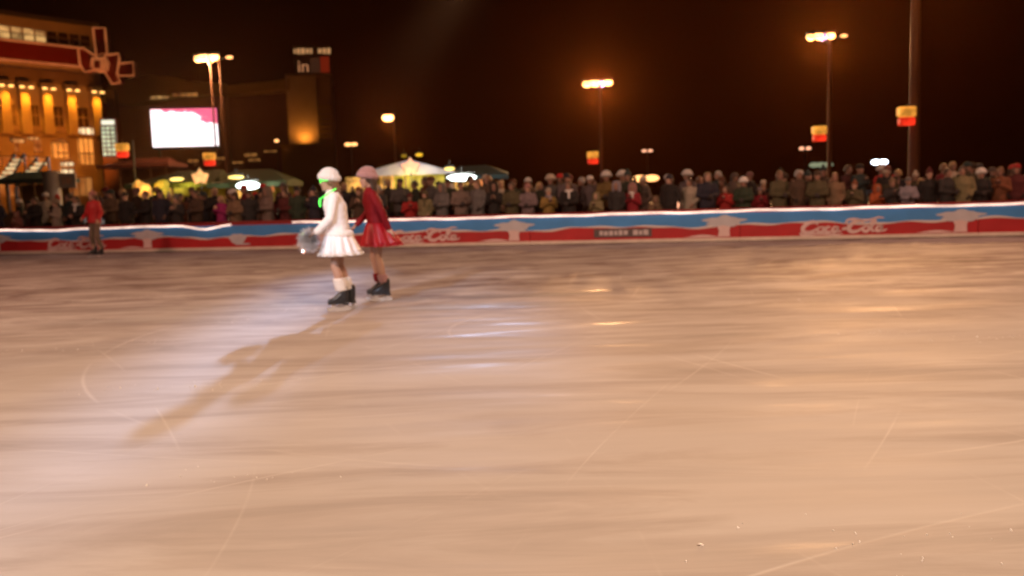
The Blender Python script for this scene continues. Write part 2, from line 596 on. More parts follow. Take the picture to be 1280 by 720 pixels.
def rope_light(s0, s1, label, swag=None):
    bm = bmesh.new()
    pts = []
    n = int((s1 - s0) / .25)
    for i in range(n + 1):
        s = s0 + (s1 - s0) * i / n
        z = .735 + .010 * math.sin(s * 2.1) + .006 * math.sin(s * 5.3)
        if swag:
            for (c, wd, dp) in swag:
                z -= dp * math.exp(-((s - c) / wd) ** 2)
        p = B0 + BD * s + BN * .030
        pts.append((p.x, p.y, z))
    tube(bm, pts, .024, 8)
    return tag(obj('rope_light', bm, M['rope'], None, True), label, 'rope light', 'glowing rope lights along the boards')
rope_light(EDGE[0] - 5.8, along(291), 'glowing white rope light sagging along the boards at the left', [(along(258), .55, .13), (along(60), 1.2, .04), (along(140), .5, .04)])
rope_light(along(368), EDGE[5] + 5.5, 'long straight glowing white rope light running right from the white skater')

# ------------------------------------------------------------------ loose ice shavings (nobody could count them)
bm = bmesh.new()
rnd = random.Random(5)
heaps = [(rnd.uniform(-.55, .55) * q, q) for q in [3.2 + 12 * rnd.random() ** 1.5 for _ in range(16)]]
for i in range(260):
    hx_, hy_ = rnd.choice(heaps)
    x, y = hx_ + rnd.gauss(0, .35), hy_ + rnd.gauss(0, .10)
    if (Vector((x, y, 0)) - B0).dot(BN) < .3:
        continue
    r = rnd.uniform(.002, .006)
    if rnd.random() < .05:
        r *= 1.7
    m = Matrix.Translation((x, y, r * .4)) @ Euler((rnd.random() * 3, rnd.random() * 3, rnd.random() * 3)).to_matrix().to_4x4() @ Matrix.Diagonal((r * rnd.uniform(.8, 2.2), r, r * .6, 1))
    bmesh.ops.create_icosphere(bm, subdivisions=1, radius=1, matrix=m)
o = obj('ice_shavings', bm, mat('ice_shavings', (.82, .82, .82), .5))
o['kind'] = 'stuff'
tag(o, 'tiny white ice shavings scattered over the skated ice', 'ice shavings')
# ------------------------------------------------------------------ people
def hand_prims(bm, w, d, n, curl=0.5, s=1.0, side=1):
    """w wrist, d direction of the fingers, n palm normal; five fingers, bent towards n"""
    w, d, n = Vector(w), Vector(d).normalized(), Vector(n).normalized()
    n = (n - d * n.dot(d)).normalized()
    t = d.cross(n).normalized() * side
    for k in range(4):
        off = t * ((k - 1.5) * .019 * s)
        capsule(bm, w + off * .55 + d * .012 * s, w + off + d * .078 * s, .013 * s, .0115 * s, 10, 3)
    ln = (.066, .078, .074, .058)
    for k in range(4):
        p = w + t * ((k - 1.5) * .0205 * s) + d * .082 * s
        a = 0.12
        for seg in range(3):
            a += curl * (0.75 if seg else 0.6)
            q = p + (d * math.cos(a) + n * math.sin(a) + t * (.05 * (k - 1.5))) * (ln[k] * s * (.44, .32, .24)[seg])
            capsule(bm, p, q, (.0095 - .001 * seg) * s, (.0088 - .001 * seg) * s, 9, 3)
            p = q
    p = w + t * (-.024 * s) + d * .022 * s
    q = p + (-t * .75 + d * .6 + n * .35).normalized() * .042 * s
    r = q + (-t * .2 + d * .8 + n * .5).normalized() * .032 * s
    capsule(bm, p, q, .0135 * s, .011 * s, 9, 3)
    capsule(bm, q, r, .011 * s, .009 * s, 9, 3)

def head_prims(bm, hc, yaw=0.0, tilt=0.0):
    m = Matrix.Translation(Vector(hc)) @ Euler((tilt, 0, yaw)).to_matrix().to_4x4()
    b2 = bmesh.new()
    ellipsoid(b2, (0, .012, .022), (.074, .094, .098), n=22)
    ellipsoid(b2, (0, -.028, -.048), (.058, .062, .064), n=18)
    capsule(b2, (0, -.060, -.092), (0, -.066, -.096), .022, .02, 10, 4)       # chin
    capsule(b2, (0, -.080, .018), (0, -.100, -.020), .009, .0145, 10, 4)      # nose
    capsule(b2, (-.018, -.078, .030), (.018, -.078, .030), .012, .012, 10, 4) # brow
    for s in (-1, 1):
        capsule(b2, (s * .020, -.080, .031), (s * .046, -.066, .027), .010, .008, 8, 3)
        ellipsoid(b2, (s * .040, -.060, -.022), (.024, .022, .020), n=12)      # cheek
        ellipsoid(b2, (s * .076, .012, -.004), (.010, .020, .031), (0, 0, s * .3), n=12)
        ellipsoid(b2, (s * .030, -.070, .008), (.0135, .012, .0115), n=12)     # eyeball
    capsule(b2, (-.020, -.083, -.052), (.020, -.083, -.052), .0085, .0085, 8, 3)  # lips
    b2.transform(m)
    tmp = bpy.data.meshes.new('h')
    b2.to_mesh(tmp)
    b2.free()
    bm.from_mesh(tmp)
    bpy.data.meshes.remove(tmp)
    return m

def paint_face(me, m):
    inv = m.inverted()
    for p in me.polygons:
        q = inv @ p.center
        for s in (-1, 1):
            if (Vector((q.x - s * .030, 0, q.z - .008)) * 1.0).length < .0095 and q.y < -.068:
                p.material_index = 1
        if abs(q.x) < .024 and abs(q.z + .052) < .0075 and q.y < -.080:
            p.material_index = 2

def body_prims(bm, J, girl=True, k=1.0):
    loft(bm, [(J['hip'][0], J['hip'][1], J['hip'][2] - .06, .10 * k, .085 * k),
              (J['hip'][0], J['hip'][1], J['hip'][2], .155 * k, .112 * k),
              (J['waist'][0], J['waist'][1], J['waist'][2], .122 * k, .092 * k),
              (J['chest'][0], J['chest'][1], J['chest'][2], .148 * k, .112 * k),
              (J['neck'][0], J['neck'][1], J['neck'][2] - .075, .145 * k, .078 * k),
              (J['neck'][0], J['neck'][1], J['neck'][2] - .02, .075 * k, .06 * k)])
    capsule(bm, Vector(J['neck']) - Vector((0, 0, .04)), Vector(J['head']) + Vector((0, .015, -.06)), .054, .050)
    for s in 'LR':
        capsule(bm, J['sh' + s], J['el' + s], .047 * k, .036 * k)
        capsule(bm, J['el' + s], J['wr' + s], .037 * k, .024 * k)
        capsule(bm, J['hp' + s], J['kn' + s], .082 * k, .053 * k)
        capsule(bm, J['kn' + s], Vector(J['kn' + s]).lerp(Vector(J['an' + s]), .35) + Vector((0, .012, 0)), .052 * k, .055 * k)
        capsule(bm, Vector(J['kn' + s]).lerp(Vector(J['an' + s]), .35) + Vector((0, .012, 0)), J['an' + s], .055 * k, .036 * k)

def jac(bm, J, k, low, flare=1.0, sleeve=1.0, cuff=.9):
    """padded jacket or coat over the same joints"""
    h, w, c, n = (Vector(J[q]) for q in ('hip', 'waist', 'chest', 'neck'))
    rows = [(h.x, h.y, low, .190 * k * flare, .150 * k * flare)]
    if low < h.z - .05:
        rows.append((h.x, h.y, h.z, .186 * k, .146 * k))
    rows += [(w.x, w.y, w.z, .165 * k, .132 * k), (c.x, c.y, c.z, .180 * k, .148 * k),
             (n.x, n.y, n.z - .07, .172 * k, .108 * k), (n.x, n.y, n.z - .005, .085 * k, .08 * k), (n.x, n.y, n.z + .025, .072 * k, .072 * k)]
    loft(bm, rows)
    for s in 'LR':
        sh, el, wr = (Vector(J[q + s]) for q in ('sh', 'el', 'wr'))
        capsule(bm, sh, el, .066 * k * sleeve, .056 * k * sleeve)
        capsule(bm, el, el.lerp(wr, cuff), .057 * k * sleeve, .045 * k * sleeve)

def legs(bm, J, k=1.0, low=0.1):
    h = Vector(J['hip'])
    loft(bm, [(h.x, h.y, h.z - .12, .12 * k, .11 * k), (h.x, h.y, h.z, .168 * k, .128 * k), (h.x, h.y, h.z + .10, .15 * k, .115 * k)])
    for s in 'LR':
        hp, kn, an = (Vector(J[q + s]) for q in ('hp', 'kn', 'an'))
        capsule(bm, hp, kn, .095 * k, .070 * k)
        capsule(bm, kn, an + Vector((0, 0, low)), .070 * k, .058 * k)

def skate_mesh():
    bm = bmesh.new()
    capsule(bm, (0, .022, .270), (0, .024, .165), .059, .055)
    capsule(bm, (0, .030, .135), (0, -.145, .122), .046, .037)
    capsule(bm, (0, .0, .20), (0, -.09, .14), .052, .042)
    box(bm, (0, -.055, .094), (.075, .245, .018), bevel=.006)
    box(bm, (0, .045, .09), (.066, .075, .036), bevel=.006)
    boot = fuse(bm, .007, 3)
    bm = bmesh.new()
    prof = [(-.195, .046), (-.190, .014), (-.160, .002), (-.05, .0), (.07, .002), (.102, .010), (.102, .046)]
    extrude_outline(bm, [(y, z) for y, z in prof], .006, Matrix.Rotation(PI / 2, 4, 'Z') @ Matrix.Translation((0, -.003, 0)))
    box(bm, (0, -.115, .056), (.012, .050, .062))
    box(bm, (0, .045, .052), (.012, .045, .056))
    blade = mesh_from(bm, 'blade')
    return boot, blade

BOOT, BLADE = skate_mesh()
M['boot_black'] = mat('black_skate_leather', (.022, .026, .032), .32, vary=.3)
M['blade'] = mat('polished_blade', (.85, .85, .85), .35, .8)
M['lace'] = mat('pale_laces', (.5, .5, .5), .7)

def add_skate(parent, ankle, yaw, pitch=0.0, z=0.0, m=None):
    o = obj('skate', BOOT.copy(), m or M['boot_black'], parent, True)
    o.location = (ankle[0], ankle[1], z)
    o.rotation_euler = (pitch, 0, yaw)
    obj('blade', BLADE.copy(), M['blade'], o)
    bm = bmesh.new()
    for i in range(5):
        y = -.062 - .020 * i + .012
        zz = .222 - .020 * i
        tube(bm, [(-.032, y + .012, zz - .008), (0, y - .012, zz + .004), (.032, y + .012, zz - .008)], .0035, 5)
    obj('lacing', bm, M['lace'], o)
    return o

def pleated(bm, c0, c1, r0, r1, pleats, amp, th=.006, ry=.82, n=120):
    """flared skirt: outer and inner shell"""
    rows = []
    for inner in (0, 1):
        part = []
        for i in range(9):
            t = i / 8
            c = Vector(c0).lerp(Vector(c1), t)
            r = r0 + (r1 - r0) * t ** .85
            a = amp * t
            ring = []
            for kx in range(n):
                th_ = 2 * PI * kx / n
                rr = r * (1 + a * math.sin(pleats * th_ + .6 * math.sin(2 * th_))) - inner * th
                ring.append(c + Vector((rr * math.cos(th_), ry * rr * math.sin(th_), .012 * t * math.sin(pleats * th_ + 1))))
            part.append(ring)
        rows.append(part)
    order = rows[0] + rows[1][::-1]
    vs = [[bm.verts.new(p) for p in r] for r in order]
    vs.append(vs[0])
    for a, b in zip(vs[:-1], vs[1:]):
        for i in range(n):
            j = (i + 1) % n
            bm.faces.new((a[i], a[j], b[j], b[i]))

# colours of the two girls' costumes
M['w_fleece'] = mat('white_fleece', (.80, .77, .75), .85, vary=.06, scale=25, bump=.6, bscale=90, sheen=.3)
M['w_skirt'] = mat('white_satin_skirt', (.82, .82, .87), .5, vary=.04)
M['w_fur'] = mat('white_fake_fur', (.80, .78, .76), .9, vary=.1, scale=40, bump=.9, bscale=140, sheen=.4)
M['r_velvet'] = mat('red_velvet', (.17, .003, .006), .7, vary=.2, scale=10, bump=.4, bscale=80, spec=.2)
M['r_skirt'] = mat('bright_red_satin', (.33, .004, .010), .45, vary=.15, scale=8)
M['p_fur'] = mat('pinkish_fake_fur', (.42, .23, .23), .9, vary=.12, scale=40, bump=.9, bscale=140, sheen=.4)
M['tights'] = mat('skin_tone_tights', (.52, .36, .30), .5, vary=.06)
M['hair_d'] = mat('dark_brown_hair', (.045, .025, .015), .5, vary=.3, scale=60, bump=.6, bscale=120)
M['hair_l'] = mat('light_brown_hair', (.17, .09, .045), .5, vary=.3, scale=60, bump=.6, bscale=120)
M['glow_green'] = glow('green_glow_stick', (.10, 1.0, .10), 2.0)
M['silver'] = mat('silver_tinsel', (.88, .89, .92), .28, .75, vary=.05)

def hat_fur(hc, tilt=0.0, r=.112):
    bm = bmesh.new()
    x, y, z = hc
    ellipsoid(bm, (x, y + .014, z + .074), (r * .97, r * 1.10, .098), n=22)
    for i in range(16):
        a = 2 * PI * i / 16
        ellipsoid(bm, (x + r * .90 * math.cos(a), y + .016 + r * 1.02 * math.sin(a), z + .046 - .016 * math.sin(a)), (.034, .034, .042), n=10)
    return fuse(bm, .008, 2, noise=.008, freq=70)

def hair_long(hc, length=.30):
    bm = bmesh.new()
    x, y, z = hc
    ellipsoid(bm, (x, y + .022, z + .024), (.086, .100, .104), n=20)
    for i in range(9):
        a = R(20) + R(140) * i / 8
        px, py = x + .074 * math.cos(a), y + .03 + .080 * math.sin(a)
        capsule(bm, (px, py, z), (px * .98 + x * .02, py + .02, z - length * (.8 + .2 * math.sin(i * 2.1))), .026, .016, 8, 3)
    # keep the face free
    me = fuse(bm, .009, 2, noise=.006, freq=45)
    return me

def skater(loc, rz, J, kind, label):
    t = tag(empty('person', loc, rz), label, 'person')
    bm = bmesh.new()
    body_prims(bm, J)
    m = head_prims(bm, J['head'], J.get('yaw', 0), J.get('tilt', 0))
    for s, sd in (('L', 1), ('R', -1)):
        w, e = Vector(J['wr' + s]), Vector(J['el' + s])
        hand_prims(bm, w, J.get('hd' + s, (w - e)), J['hn' + s], J.get('curl' + s, .55), 1.0, sd)
    for s in 'LR':
        a = Vector(J['an' + s])
        capsule(bm, a, a + Vector((0, -.02, -.05)), .036, .034)
    me = fuse(bm, .0065, 2, factor=.4)
    me.materials.append(M['skin'])
    me.materials.append(M['eye'])
    me.materials.append(M['lips'])
    paint_face(me, m)
    link(bpy.data.objects.new('body', me), t)
    return t

def JJ(**k):
    """joints of a 1.66 m woman standing on skates (everything raised by 9 cm)"""
    d = dict(hip=(0, 0, .99), waist=(0, 0, 1.13), chest=(0, 0, 1.32), neck=(0, .01, 1.49), head=(0, -.015, 1.62),
             shL=(.165, .01, 1.42), shR=(-.165, .01, 1.42), elL=(.21, .03, 1.15), elR=(-.21, .03, 1.15),
             wrL=(.20, -.06, .93), wrR=(-.20, -.06, .93), hpL=(.085, 0, .95), hpR=(-.085, 0, .95),
             knL=(.08, -.02, .57), knR=(-.08, -.02, .57), anL=(.075, .03, .20), anR=(-.075, .03, .20),
             hnL=(-1, 0, 0), hnR=(1, 0, 0))
    d.update(k)
    return d

# --- girl in white, in profile to the left
WY = 11.45
wf = ground(429, 387.5)
JW = JJ(waist=(0, -.015, 1.13), chest=(0, -.035, 1.32), neck=(0, -.055, 1.485), head=(0, -.10, 1.615),
        shL=(.165, -.045, 1.42), shR=(-.165, -.045, 1.42), elL=(.215, -.10, 1.16), wrL=(.16, -.275, .99),
        elR=(-.205, .02, 1.15), wrR=(-.19, -.10, .95), knL=(.08, -.075, .57), anL=(.075, .00, .20),
        knR=(-.08, -.02, .57), anR=(-.075, .085, .20), hnL=(-.2, -.2, -1), hnR=(1, 0, 0), hdL=(-.1, -.8, -.35), curlL=.75, tilt=.06, yaw=.25)
G = skater((wf.x, wf.y, 0), R(-80), JW, 'white', 'girl skating in white fleece jacket, short white skirt and white fur hat')
bm = bmesh.new(); jac(bm, JW, 1.0, .94, 1.08)
for i in range(26):
    a = 2 * PI * i / 26
    ellipsoid(bm, (.192 * math.cos(a), .148 * math.sin(a), .955), (.038, .036, .042), n=10)
obj('jacket', fuse(bm, .009, 4, noise=.006, freq=38), M['w_fleece'], G)
bm = bmesh.new(); pleated(bm, (0, -.015, 1.04), (0, .0, .715), .150, .315, 13, .075)
obj('skirt', bm, M['w_skirt'], G, True)
bm = bmesh.new()
for i in range(72):
    a = 2 * PI * i / 72
    rr = .312 * (1 + .075 * math.sin(13 * a + .6 * math.sin(2 * a)))
    ellipsoid(bm, (rr * math.cos(a), .82 * rr * math.sin(a), .712), (.024, .024, .022), n=8)
obj('fur_trim', fuse(bm, .008, 1, noise=.006, freq=80), M['w_fur'], G)
obj('fur_hat', hat_fur(JW['head']), M['w_fur'], G)
obj('hair', hair_long(JW['head'], .2), M['hair_l'], G)
for s in 'LR':
    a = Vector(JW['an' + s]); kk = Vector(JW['kn' + s])
    bm = bmesh.new()
    for q in range(4):
        c = a.lerp(kk, .20 + .10 * q) + Vector((0, .008, 0))
        ellipsoid(bm, c, (.078, .080, .036), n=16)
    obj('leg_warmer', fuse(bm, .009, 2, noise=.010, freq=70), M['w_fur'], G)
add_skate(G, (.075, -.005), .06)
add_skate(G, (-.075, .085), -.08)
bm = bmesh.new()
hx, hy, hz = JW['head']
for s in (-1, 1):
    pts = [(hx + s * .033 + .027 * math.cos(a), hy - .093, hz + .010 + .022 * math.sin(a)) for a in [2 * PI * i / 16 for i in range(17)]]
    tube(bm, pts, .0075, 8)
    tube(bm, [(hx + s * .058, hy - .09, hz + .012), (hx + s * .084, hy - .05, hz + .012), (hx + s * .084, hy + .0, hz + .008)], .0065, 8)
tube(bm, [(hx - .01, hy - .096, hz + .012), (hx + .01, hy - .096, hz + .012)], .006, 8)
obj('glow_glasses', bm, M['glow_green'], G, True)
bm = bmesh.new()
nx, ny, nz = JW['neck']
pts = []
for i in range(25):
    a = 2 * PI * i / 24
    pts.append((nx + .108 * math.cos(a), ny - .035 + .112 * math.sin(a), nz - .012 + .068 * math.sin(a)))
tube(bm, pts, .0065, 8)
tube(bm, [(nx, ny - .155, nz - .085), (nx + .01, ny - .160, nz - .13), (nx, ny - .158, nz - .18)], [.012, .014, .009], 8)
obj('glow_necklace', bm, M['glow_green'], G, True)

# silver pom-pom in her hand
hp = G.matrix_basis @ Vector((.12, -.375, .93))
bm = bmesh.new()
rnd = random.Random(8)
for i in range(620):
    d = Vector((rnd.gauss(0, 1), rnd.gauss(0, 1), rnd.gauss(0, 1) - .35)).normalized()
    ln = rnd.uniform(.10, .185)
    s, t_ = frame(d)
    w = s * .0055
    droop = Vector((0, 0, -1))
    p0, p1, p2 = d * .02, d * ln * .55 + droop * .004, d * ln + droop * .035
    tw = t_ * .006
    v = [bm.verts.new(q) for q in (p0 - w, p0 + w, p1 + w + tw, p1 - w - tw, p2 + w, p2 - w)]
    bm.faces.new((v[0], v[1], v[2], v[3]))
    bm.faces.new((v[3], v[2], v[4], v[5]))
capsule(bm, (0, 0, -.02), (0, 0, .07), .018, .016)
o = obj('pom_pom', bm, M['silver'])
o.location = hp
tag(o, 'silver tinsel pom-pom held out by the girl in white', 'pom-pom')

# --- girl in red, a little further away
rf = ground(476, 375.5)
JR = JJ(waist=(0, -.02, 1.15), chest=(0, -.05, 1.34), neck=(0, -.07, 1.51), head=(0, -.11, 1.64),
        hip=(0, 0, 1.01), hpL=(.085, 0, .97), hpR=(-.085, 0, .97),
        shL=(.165, -.06, 1.44), shR=(-.165, -.06, 1.44), elL=(.215, .06, 1.19), wrL=(.20, .14, .97),
        elR=(-.21, -.11, 1.18), wrR=(-.15, -.27, 1.03), knL=(.08, -.02, .57), anL=(.075, .05, .20),
        knR=(-.08, -.06, .58), anR=(-.075, .0, .20), hnL=(-1, 0, 0), hnR=(.5, 0, -1), tilt=.02, yaw=.5)
G2 = skater((rf.x, rf.y, 0), R(-78), JR, 'red', 'girl skating in red velvet top and flared red skirt behind the white skater')
bm = bmesh.new(); jac(bm, JR, .90, 1.0, 1.0)
obj('jacket', fuse(bm, .009, 4), M['r_velvet'], G2)
bm = bmesh.new(); pleated(bm, (0, -.01, 1.07), (0, .05, .76), .148, .325, 11, .09)
obj('skirt', bm, M['r_skirt'], G2, True)
bm = bmesh.new()
for i in range(60):
    a = 2 * PI * i / 60
    rr = .322 * (1 + .09 * math.sin(11 * a + .6 * math.sin(2 * a)))
    ellipsoid(bm, (rr * math.cos(a), .05 + .82 * rr * math.sin(a), .757), (.020, .020, .018), n=8)
obj('skirt_hem', fuse(bm, .008, 1, noise=.004, freq=80), M['r_skirt'], G2)
obj('fur_hat', hat_fur(JR['head']), M['p_fur'], G2)
obj('hair', hair_long(JR['head'], .26), M['hair_d'], G2)
for s in 'LR':
    a = Vector(JR['an' + s]); kk = Vector(JR['kn' + s])
    bm = bmesh.new()
    for q in range(3):
        ellipsoid(bm, a.lerp(kk, .20 + .09 * q) + Vector((0, .008, 0)), (.070, .072, .032), n=16)
    obj('leg_warmer', fuse(bm, .009, 2, noise=.008, freq=70), M['r_velvet'] if s == 'R' else M['p_fur'], G2)
add_skate(G2, (.075, .05), .05)
add_skate(G2, (-.075, .0), -.05)

# --- third skater far off at the boards
tf = ground(122, 322)
M['brown_trouser'] = mat('grey_brown_trousers', (.16, .12, .09), .8)
M['red_jacket'] = mat('red_padded_jacket', (.42, .012, .016), .6, vary=.2)
JT = JJ(elL=(.25, .02, 1.17), wrL=(.30, -.13, 1.0), elR=(-.24, -.02, 1.17), wrR=(-.20, -.20, 1.05), knL=(.11, -.06, .57), anL=(.12, .02, .20),
        knR=(-.10, -.05, .57), anR=(-.13, .03, .20))
G3 = skater((tf.x, tf.y, 0), R(-25), JT, 'far', 'lone skater in red jacket and grey brown trousers close to the boards')
bm = bmesh.new(); jac(bm, JT, 1.0, .92, 1.0)
obj('jacket', fuse(bm, .010, 4, noise=.006, freq=20), M['red_jacket'], G3)
bm = bmesh.new(); legs(bm, JT, .95, .10)
obj('trousers', fuse(bm, .010, 4), M['brown_trouser'], G3)
bm = bmesh.new()
x, y, z = JT['head']
ellipsoid(bm, (x, y + .014, z + .060), (.092, .104, .078), n=20)
capsule(bm, (x, y + .01, z + .150), (x, y + .01, z + .152), .028, .028)
obj('bobble_hat', fuse(bm, .008, 2), mat('dusky_pink_knit', (.36, .16, .15), .9, bump=.5), G3)
obj('hair', hair_long(JT['head'], .16), M['hair_d'], G3)
add_skate(G3, (.12, .02), .35)
add_skate(G3, (-.13, .03), -.35)

# ------------------------------------------------------------------ the crowd behind the boards
def CJ(**k):
    d = dict(hip=(0, 0, .92), waist=(0, 0, 1.08), chest=(0, 0, 1.28), neck=(0, .01, 1.45), head=(0, -.015, 1.59),
             shL=(.18, .01, 1.38), shR=(-.18, .01, 1.38), elL=(.245, .05, 1.12), elR=(-.245, .05, 1.12),
             wrL=(.185, -.10, .98), wrR=(-.185, -.10, .98), hpL=(.09, 0, .90), hpR=(-.09, 0, .90),
             knL=(.095, -.015, .49), knR=(-.095, -.015, .49), anL=(.10, .02, .09), anR=(-.10, .02, .09),
             hnL=(-1, 0, 0), hnR=(1, 0, 0), hdL=None, hdR=None)
    d.update(k)
    return d
POSES = [
    (CJ(), 'hands'),
    (CJ(elL=(.25, -.06, 1.13), elR=(-.25, -.06, 1.13), wrL=(.07, -.27, 1.12), wrR=(-.06, -.25, 1.09), hnL=(-.3, .6, -.5), hnR=(.3, .6, -.5)), 'folded'),
    (CJ(elL=(.24, -.03, 1.13), elR=(-.24, -.03, 1.13), wrL=(.05, -.24, 1.25), wrR=(-.05, -.24, 1.25), hnL=(-1, .2, 0), hnR=(1, .2, 0), hdL=(-.1, -.1, 1), hdR=(.1, -.1, 1)), 'clasped'),
    (CJ(elL=(.30, -.12, 1.20), wrL=(.20, -.20, 1.45), hnL=(-.3, -.9, 0), hdL=(-.15, -.1, 1)), 'raised'),
]
CROWD = []
for J, nm in POSES:
    bm = bmesh.new()
    body_prims(bm, J, k=1.03)
    m = head_prims(bm, J['head'])
    for s, sd in (('L', 1), ('R', -1)):
        w, e = Vector(J['wr' + s]), Vector(J['el' + s])
        hand_prims(bm, w, J['hd' + s] or (w - e), J['hn' + s], .5, 1.05, sd)
    body = fuse(bm, .011, 2, factor=.35)
    for q in ('skin', 'eye', 'lips'):
        body.materials.append(M[q])
    body.materials.append(M['glove'])
    paint_face(body, m)
    for p in body.polygons:
        q = p.center
        if (q.z < 1.36 and q.y < -.10) or (q.x > .12 and q.y < -.17):
            p.material_index = 3
    out = {'body': body}
    for cn, low, kk, fl in (('short', .80, 1.0, 1.0), ('long', .50, 1.02, 1.12)):
        bm = bmesh.new()
        jac(bm, J, kk * 1.06, low, fl, 1.0, .96)
        out[cn] = fuse(bm, .016, 3, noise=.012, freq=9, seed=len(CROWD) * 3.1)
    bm = bmesh.new(); legs(bm, J, 1.0, .05)
    out['trousers'] = fuse(bm, .018, 3)
    bm = bmesh.new()
    for s in 'LR':
        a = Vector(J['an' + s])
        capsule(bm, a + Vector((0, .03, -.035)), a + Vector((0, -.15, -.05)), .052, .042)
        capsule(bm, a, a + Vector((0, 0, .10)), .055, .06)
    out['boots'] = fuse(bm, .016, 2)
    CROWD.append(out)
hx, hy, hz = CJ()['head']
HEADS = {}
bm = bmesh.new()
ellipsoid(bm, (hx, hy + .014, hz + .060), (.090, .106, .082), n=20)
for i in range(18):
    a = 2 * PI * i / 18
    ellipsoid(bm, (hx + .083 * math.cos(a), hy + .012 + .098 * math.sin(a), hz + .040), (.020, .020, .024), n=8)
HEADS['beanie'] = fuse(bm, .010, 2)
bm = bmesh.new()
ellipsoid(bm, (hx, hy + .014, hz + .066), (.090, .106, .088), n=20)
ellipsoid(bm, (hx, hy + .02, hz + .172), (.042, .042, .040), n=12)
HEADS['bobble hat'] = fuse(bm, .010, 2, noise=.006, freq=60)
HEADS['fur hat'] = hat_fur((hx, hy, hz), r=.122)
bm = bmesh.new()
ellipsoid(bm, (hx, hy + .014, hz + .055), (.090, .106, .078), n=20)
ellipsoid(bm, (hx, hy - .120, hz + .045), (.066, .060, .010), (-.15, 0, 0), n=14)
HEADS['peaked cap'] = fuse(bm, .008, 1)
bm = bmesh.new()
ellipsoid(bm, (hx, hy + .020, hz + .034), (.084, .100, .094), n=20)
for i in range(14):
    a = R(-10) + R(200) * i / 13
    ellipsoid(bm, (hx + .072 * math.cos(a), hy + .03 + .078 * math.sin(a), hz - .01), (.022, .024, .045), n=8)
HEADS['short hair'] = fuse(bm, .010, 2, noise=.006, freq=50)
HEADS['long hair'] = hair_long((hx, hy, hz), .24)
bm = bmesh.new()
for i in range(12):
    a = R(58) + R(244) * i / 11
    for zz, rr in ((-.12, .116), (-.06, .120), (.01, .120), (.07, .108), (.115, .075)):
        ellipsoid(bm, (hx + rr * .88 * math.sin(a), hy + .025 - rr * math.cos(a), hz + zz), (.036, .036, .046), n=8)
ellipsoid(bm, (hx, hy + .03, hz + .125), (.07, .09, .04), n=14)
HEADS['hood'] = fuse(bm, .013, 2)
bm = bmesh.new()
for i in range(20):
    a = 2 * PI * i / 20
    ellipsoid(bm, (.082 * math.cos(a), -.005 + .086 * math.sin(a), 1.462 + .014 * math.sin(a)), (.034, .034, .040), n=8)
capsule(bm, (.03, -.10, 1.44), (.05, -.165, 1.25), .032, .030)
SCARF = fuse(bm, .011, 2)

def cloth(name, c):
    return mat(name, c, .8, vary=.22, scale=9, bump=.35, bscale=45)
COL = dict(
    black=(.012, .011, .012), charcoal=(.035, .033, .034), navy=(.018, .022, .05), salmon=(.48, .17, .13), cream=(.60, .50, .40),
    beige=(.40, .29, .20), olive=(.13, .11, .05), magenta=(.52, .02, .22), brown=(.10, .055, .03), tan=(.34, .21, .12),
    taupe=(.28, .20, .17), grey=(.22, .20, .20), mustard=(.42, .26, .06), khaki=(.36, .30, .15), crimson=(.42, .01, .03),
    red=(.55, .015, .015), orange=(.62, .13, .03), lavender=(.42, .38, .46), white=(.76, .72, .70), maroon=(.14, .012, .015),
    teal=(.03, .10, .11), bottle=(.03, .06, .03), pink=(.55, .25, .25), dusty=(.30, .22, .24), rust=(.32, .10, .04))
NAMES = {'bottle': 'dark green', 'dusty': 'mauve', 'white': 'white', 'lavender': 'pale lavender', 'taupe': 'taupe'}
CM = {k: cloth('cloth_' + k, [q * (.52 if k != 'white' else .85) for q in v]) for k, v in COL.items()}
HAIRM = {'dark': M['hair_d'], 'light': M['hair_l'], 'blond': mat('blond_hair', (.36, .24, .11), .5, vary=.3, scale=60, bump=.5, bscale=120),
         'grey': mat('grey_hair', (.30, .28, .27), .5, vary=.3, scale=60, bump=.5, bscale=120)}

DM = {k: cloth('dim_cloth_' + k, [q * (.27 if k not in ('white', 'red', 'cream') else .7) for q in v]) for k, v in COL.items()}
def place_name(px):
    for lim, s in ((60, 'before the bow building'), (140, 'by the advertising column'), (200, 'left of the green stall'), (350, 'before the green stall'),
                   (450, 'between the lit stalls'), (570, 'before the gabled stall'), (640, 'beside the gabled stall'), (720, 'left of the middle lamp'),
                   (790, 'under the middle lamp'), (870, 'right of the middle lamp'), (970, 'left of the right lamp'), (1060, 'under the right lamp'),
                   (1120, 'left of the thick pole'), (1180, 'under the thick pole')):
        if px < lim:
            return s
    return 'right of the thick pole'

USED = set()
CHILD = .68
def slot(o, m):
    o.material_slots[0].link = 'OBJECT'
    o.material_slots[0].material = m
for d_ in CROWD:
    for k_ in ('short', 'long', 'trousers', 'boots'):
        d_[k_].materials.append(CM['black'])
for h_ in HEADS.values():
    h_.materials.append(CM['black'])
SCARF.materials.append(CM['white'])

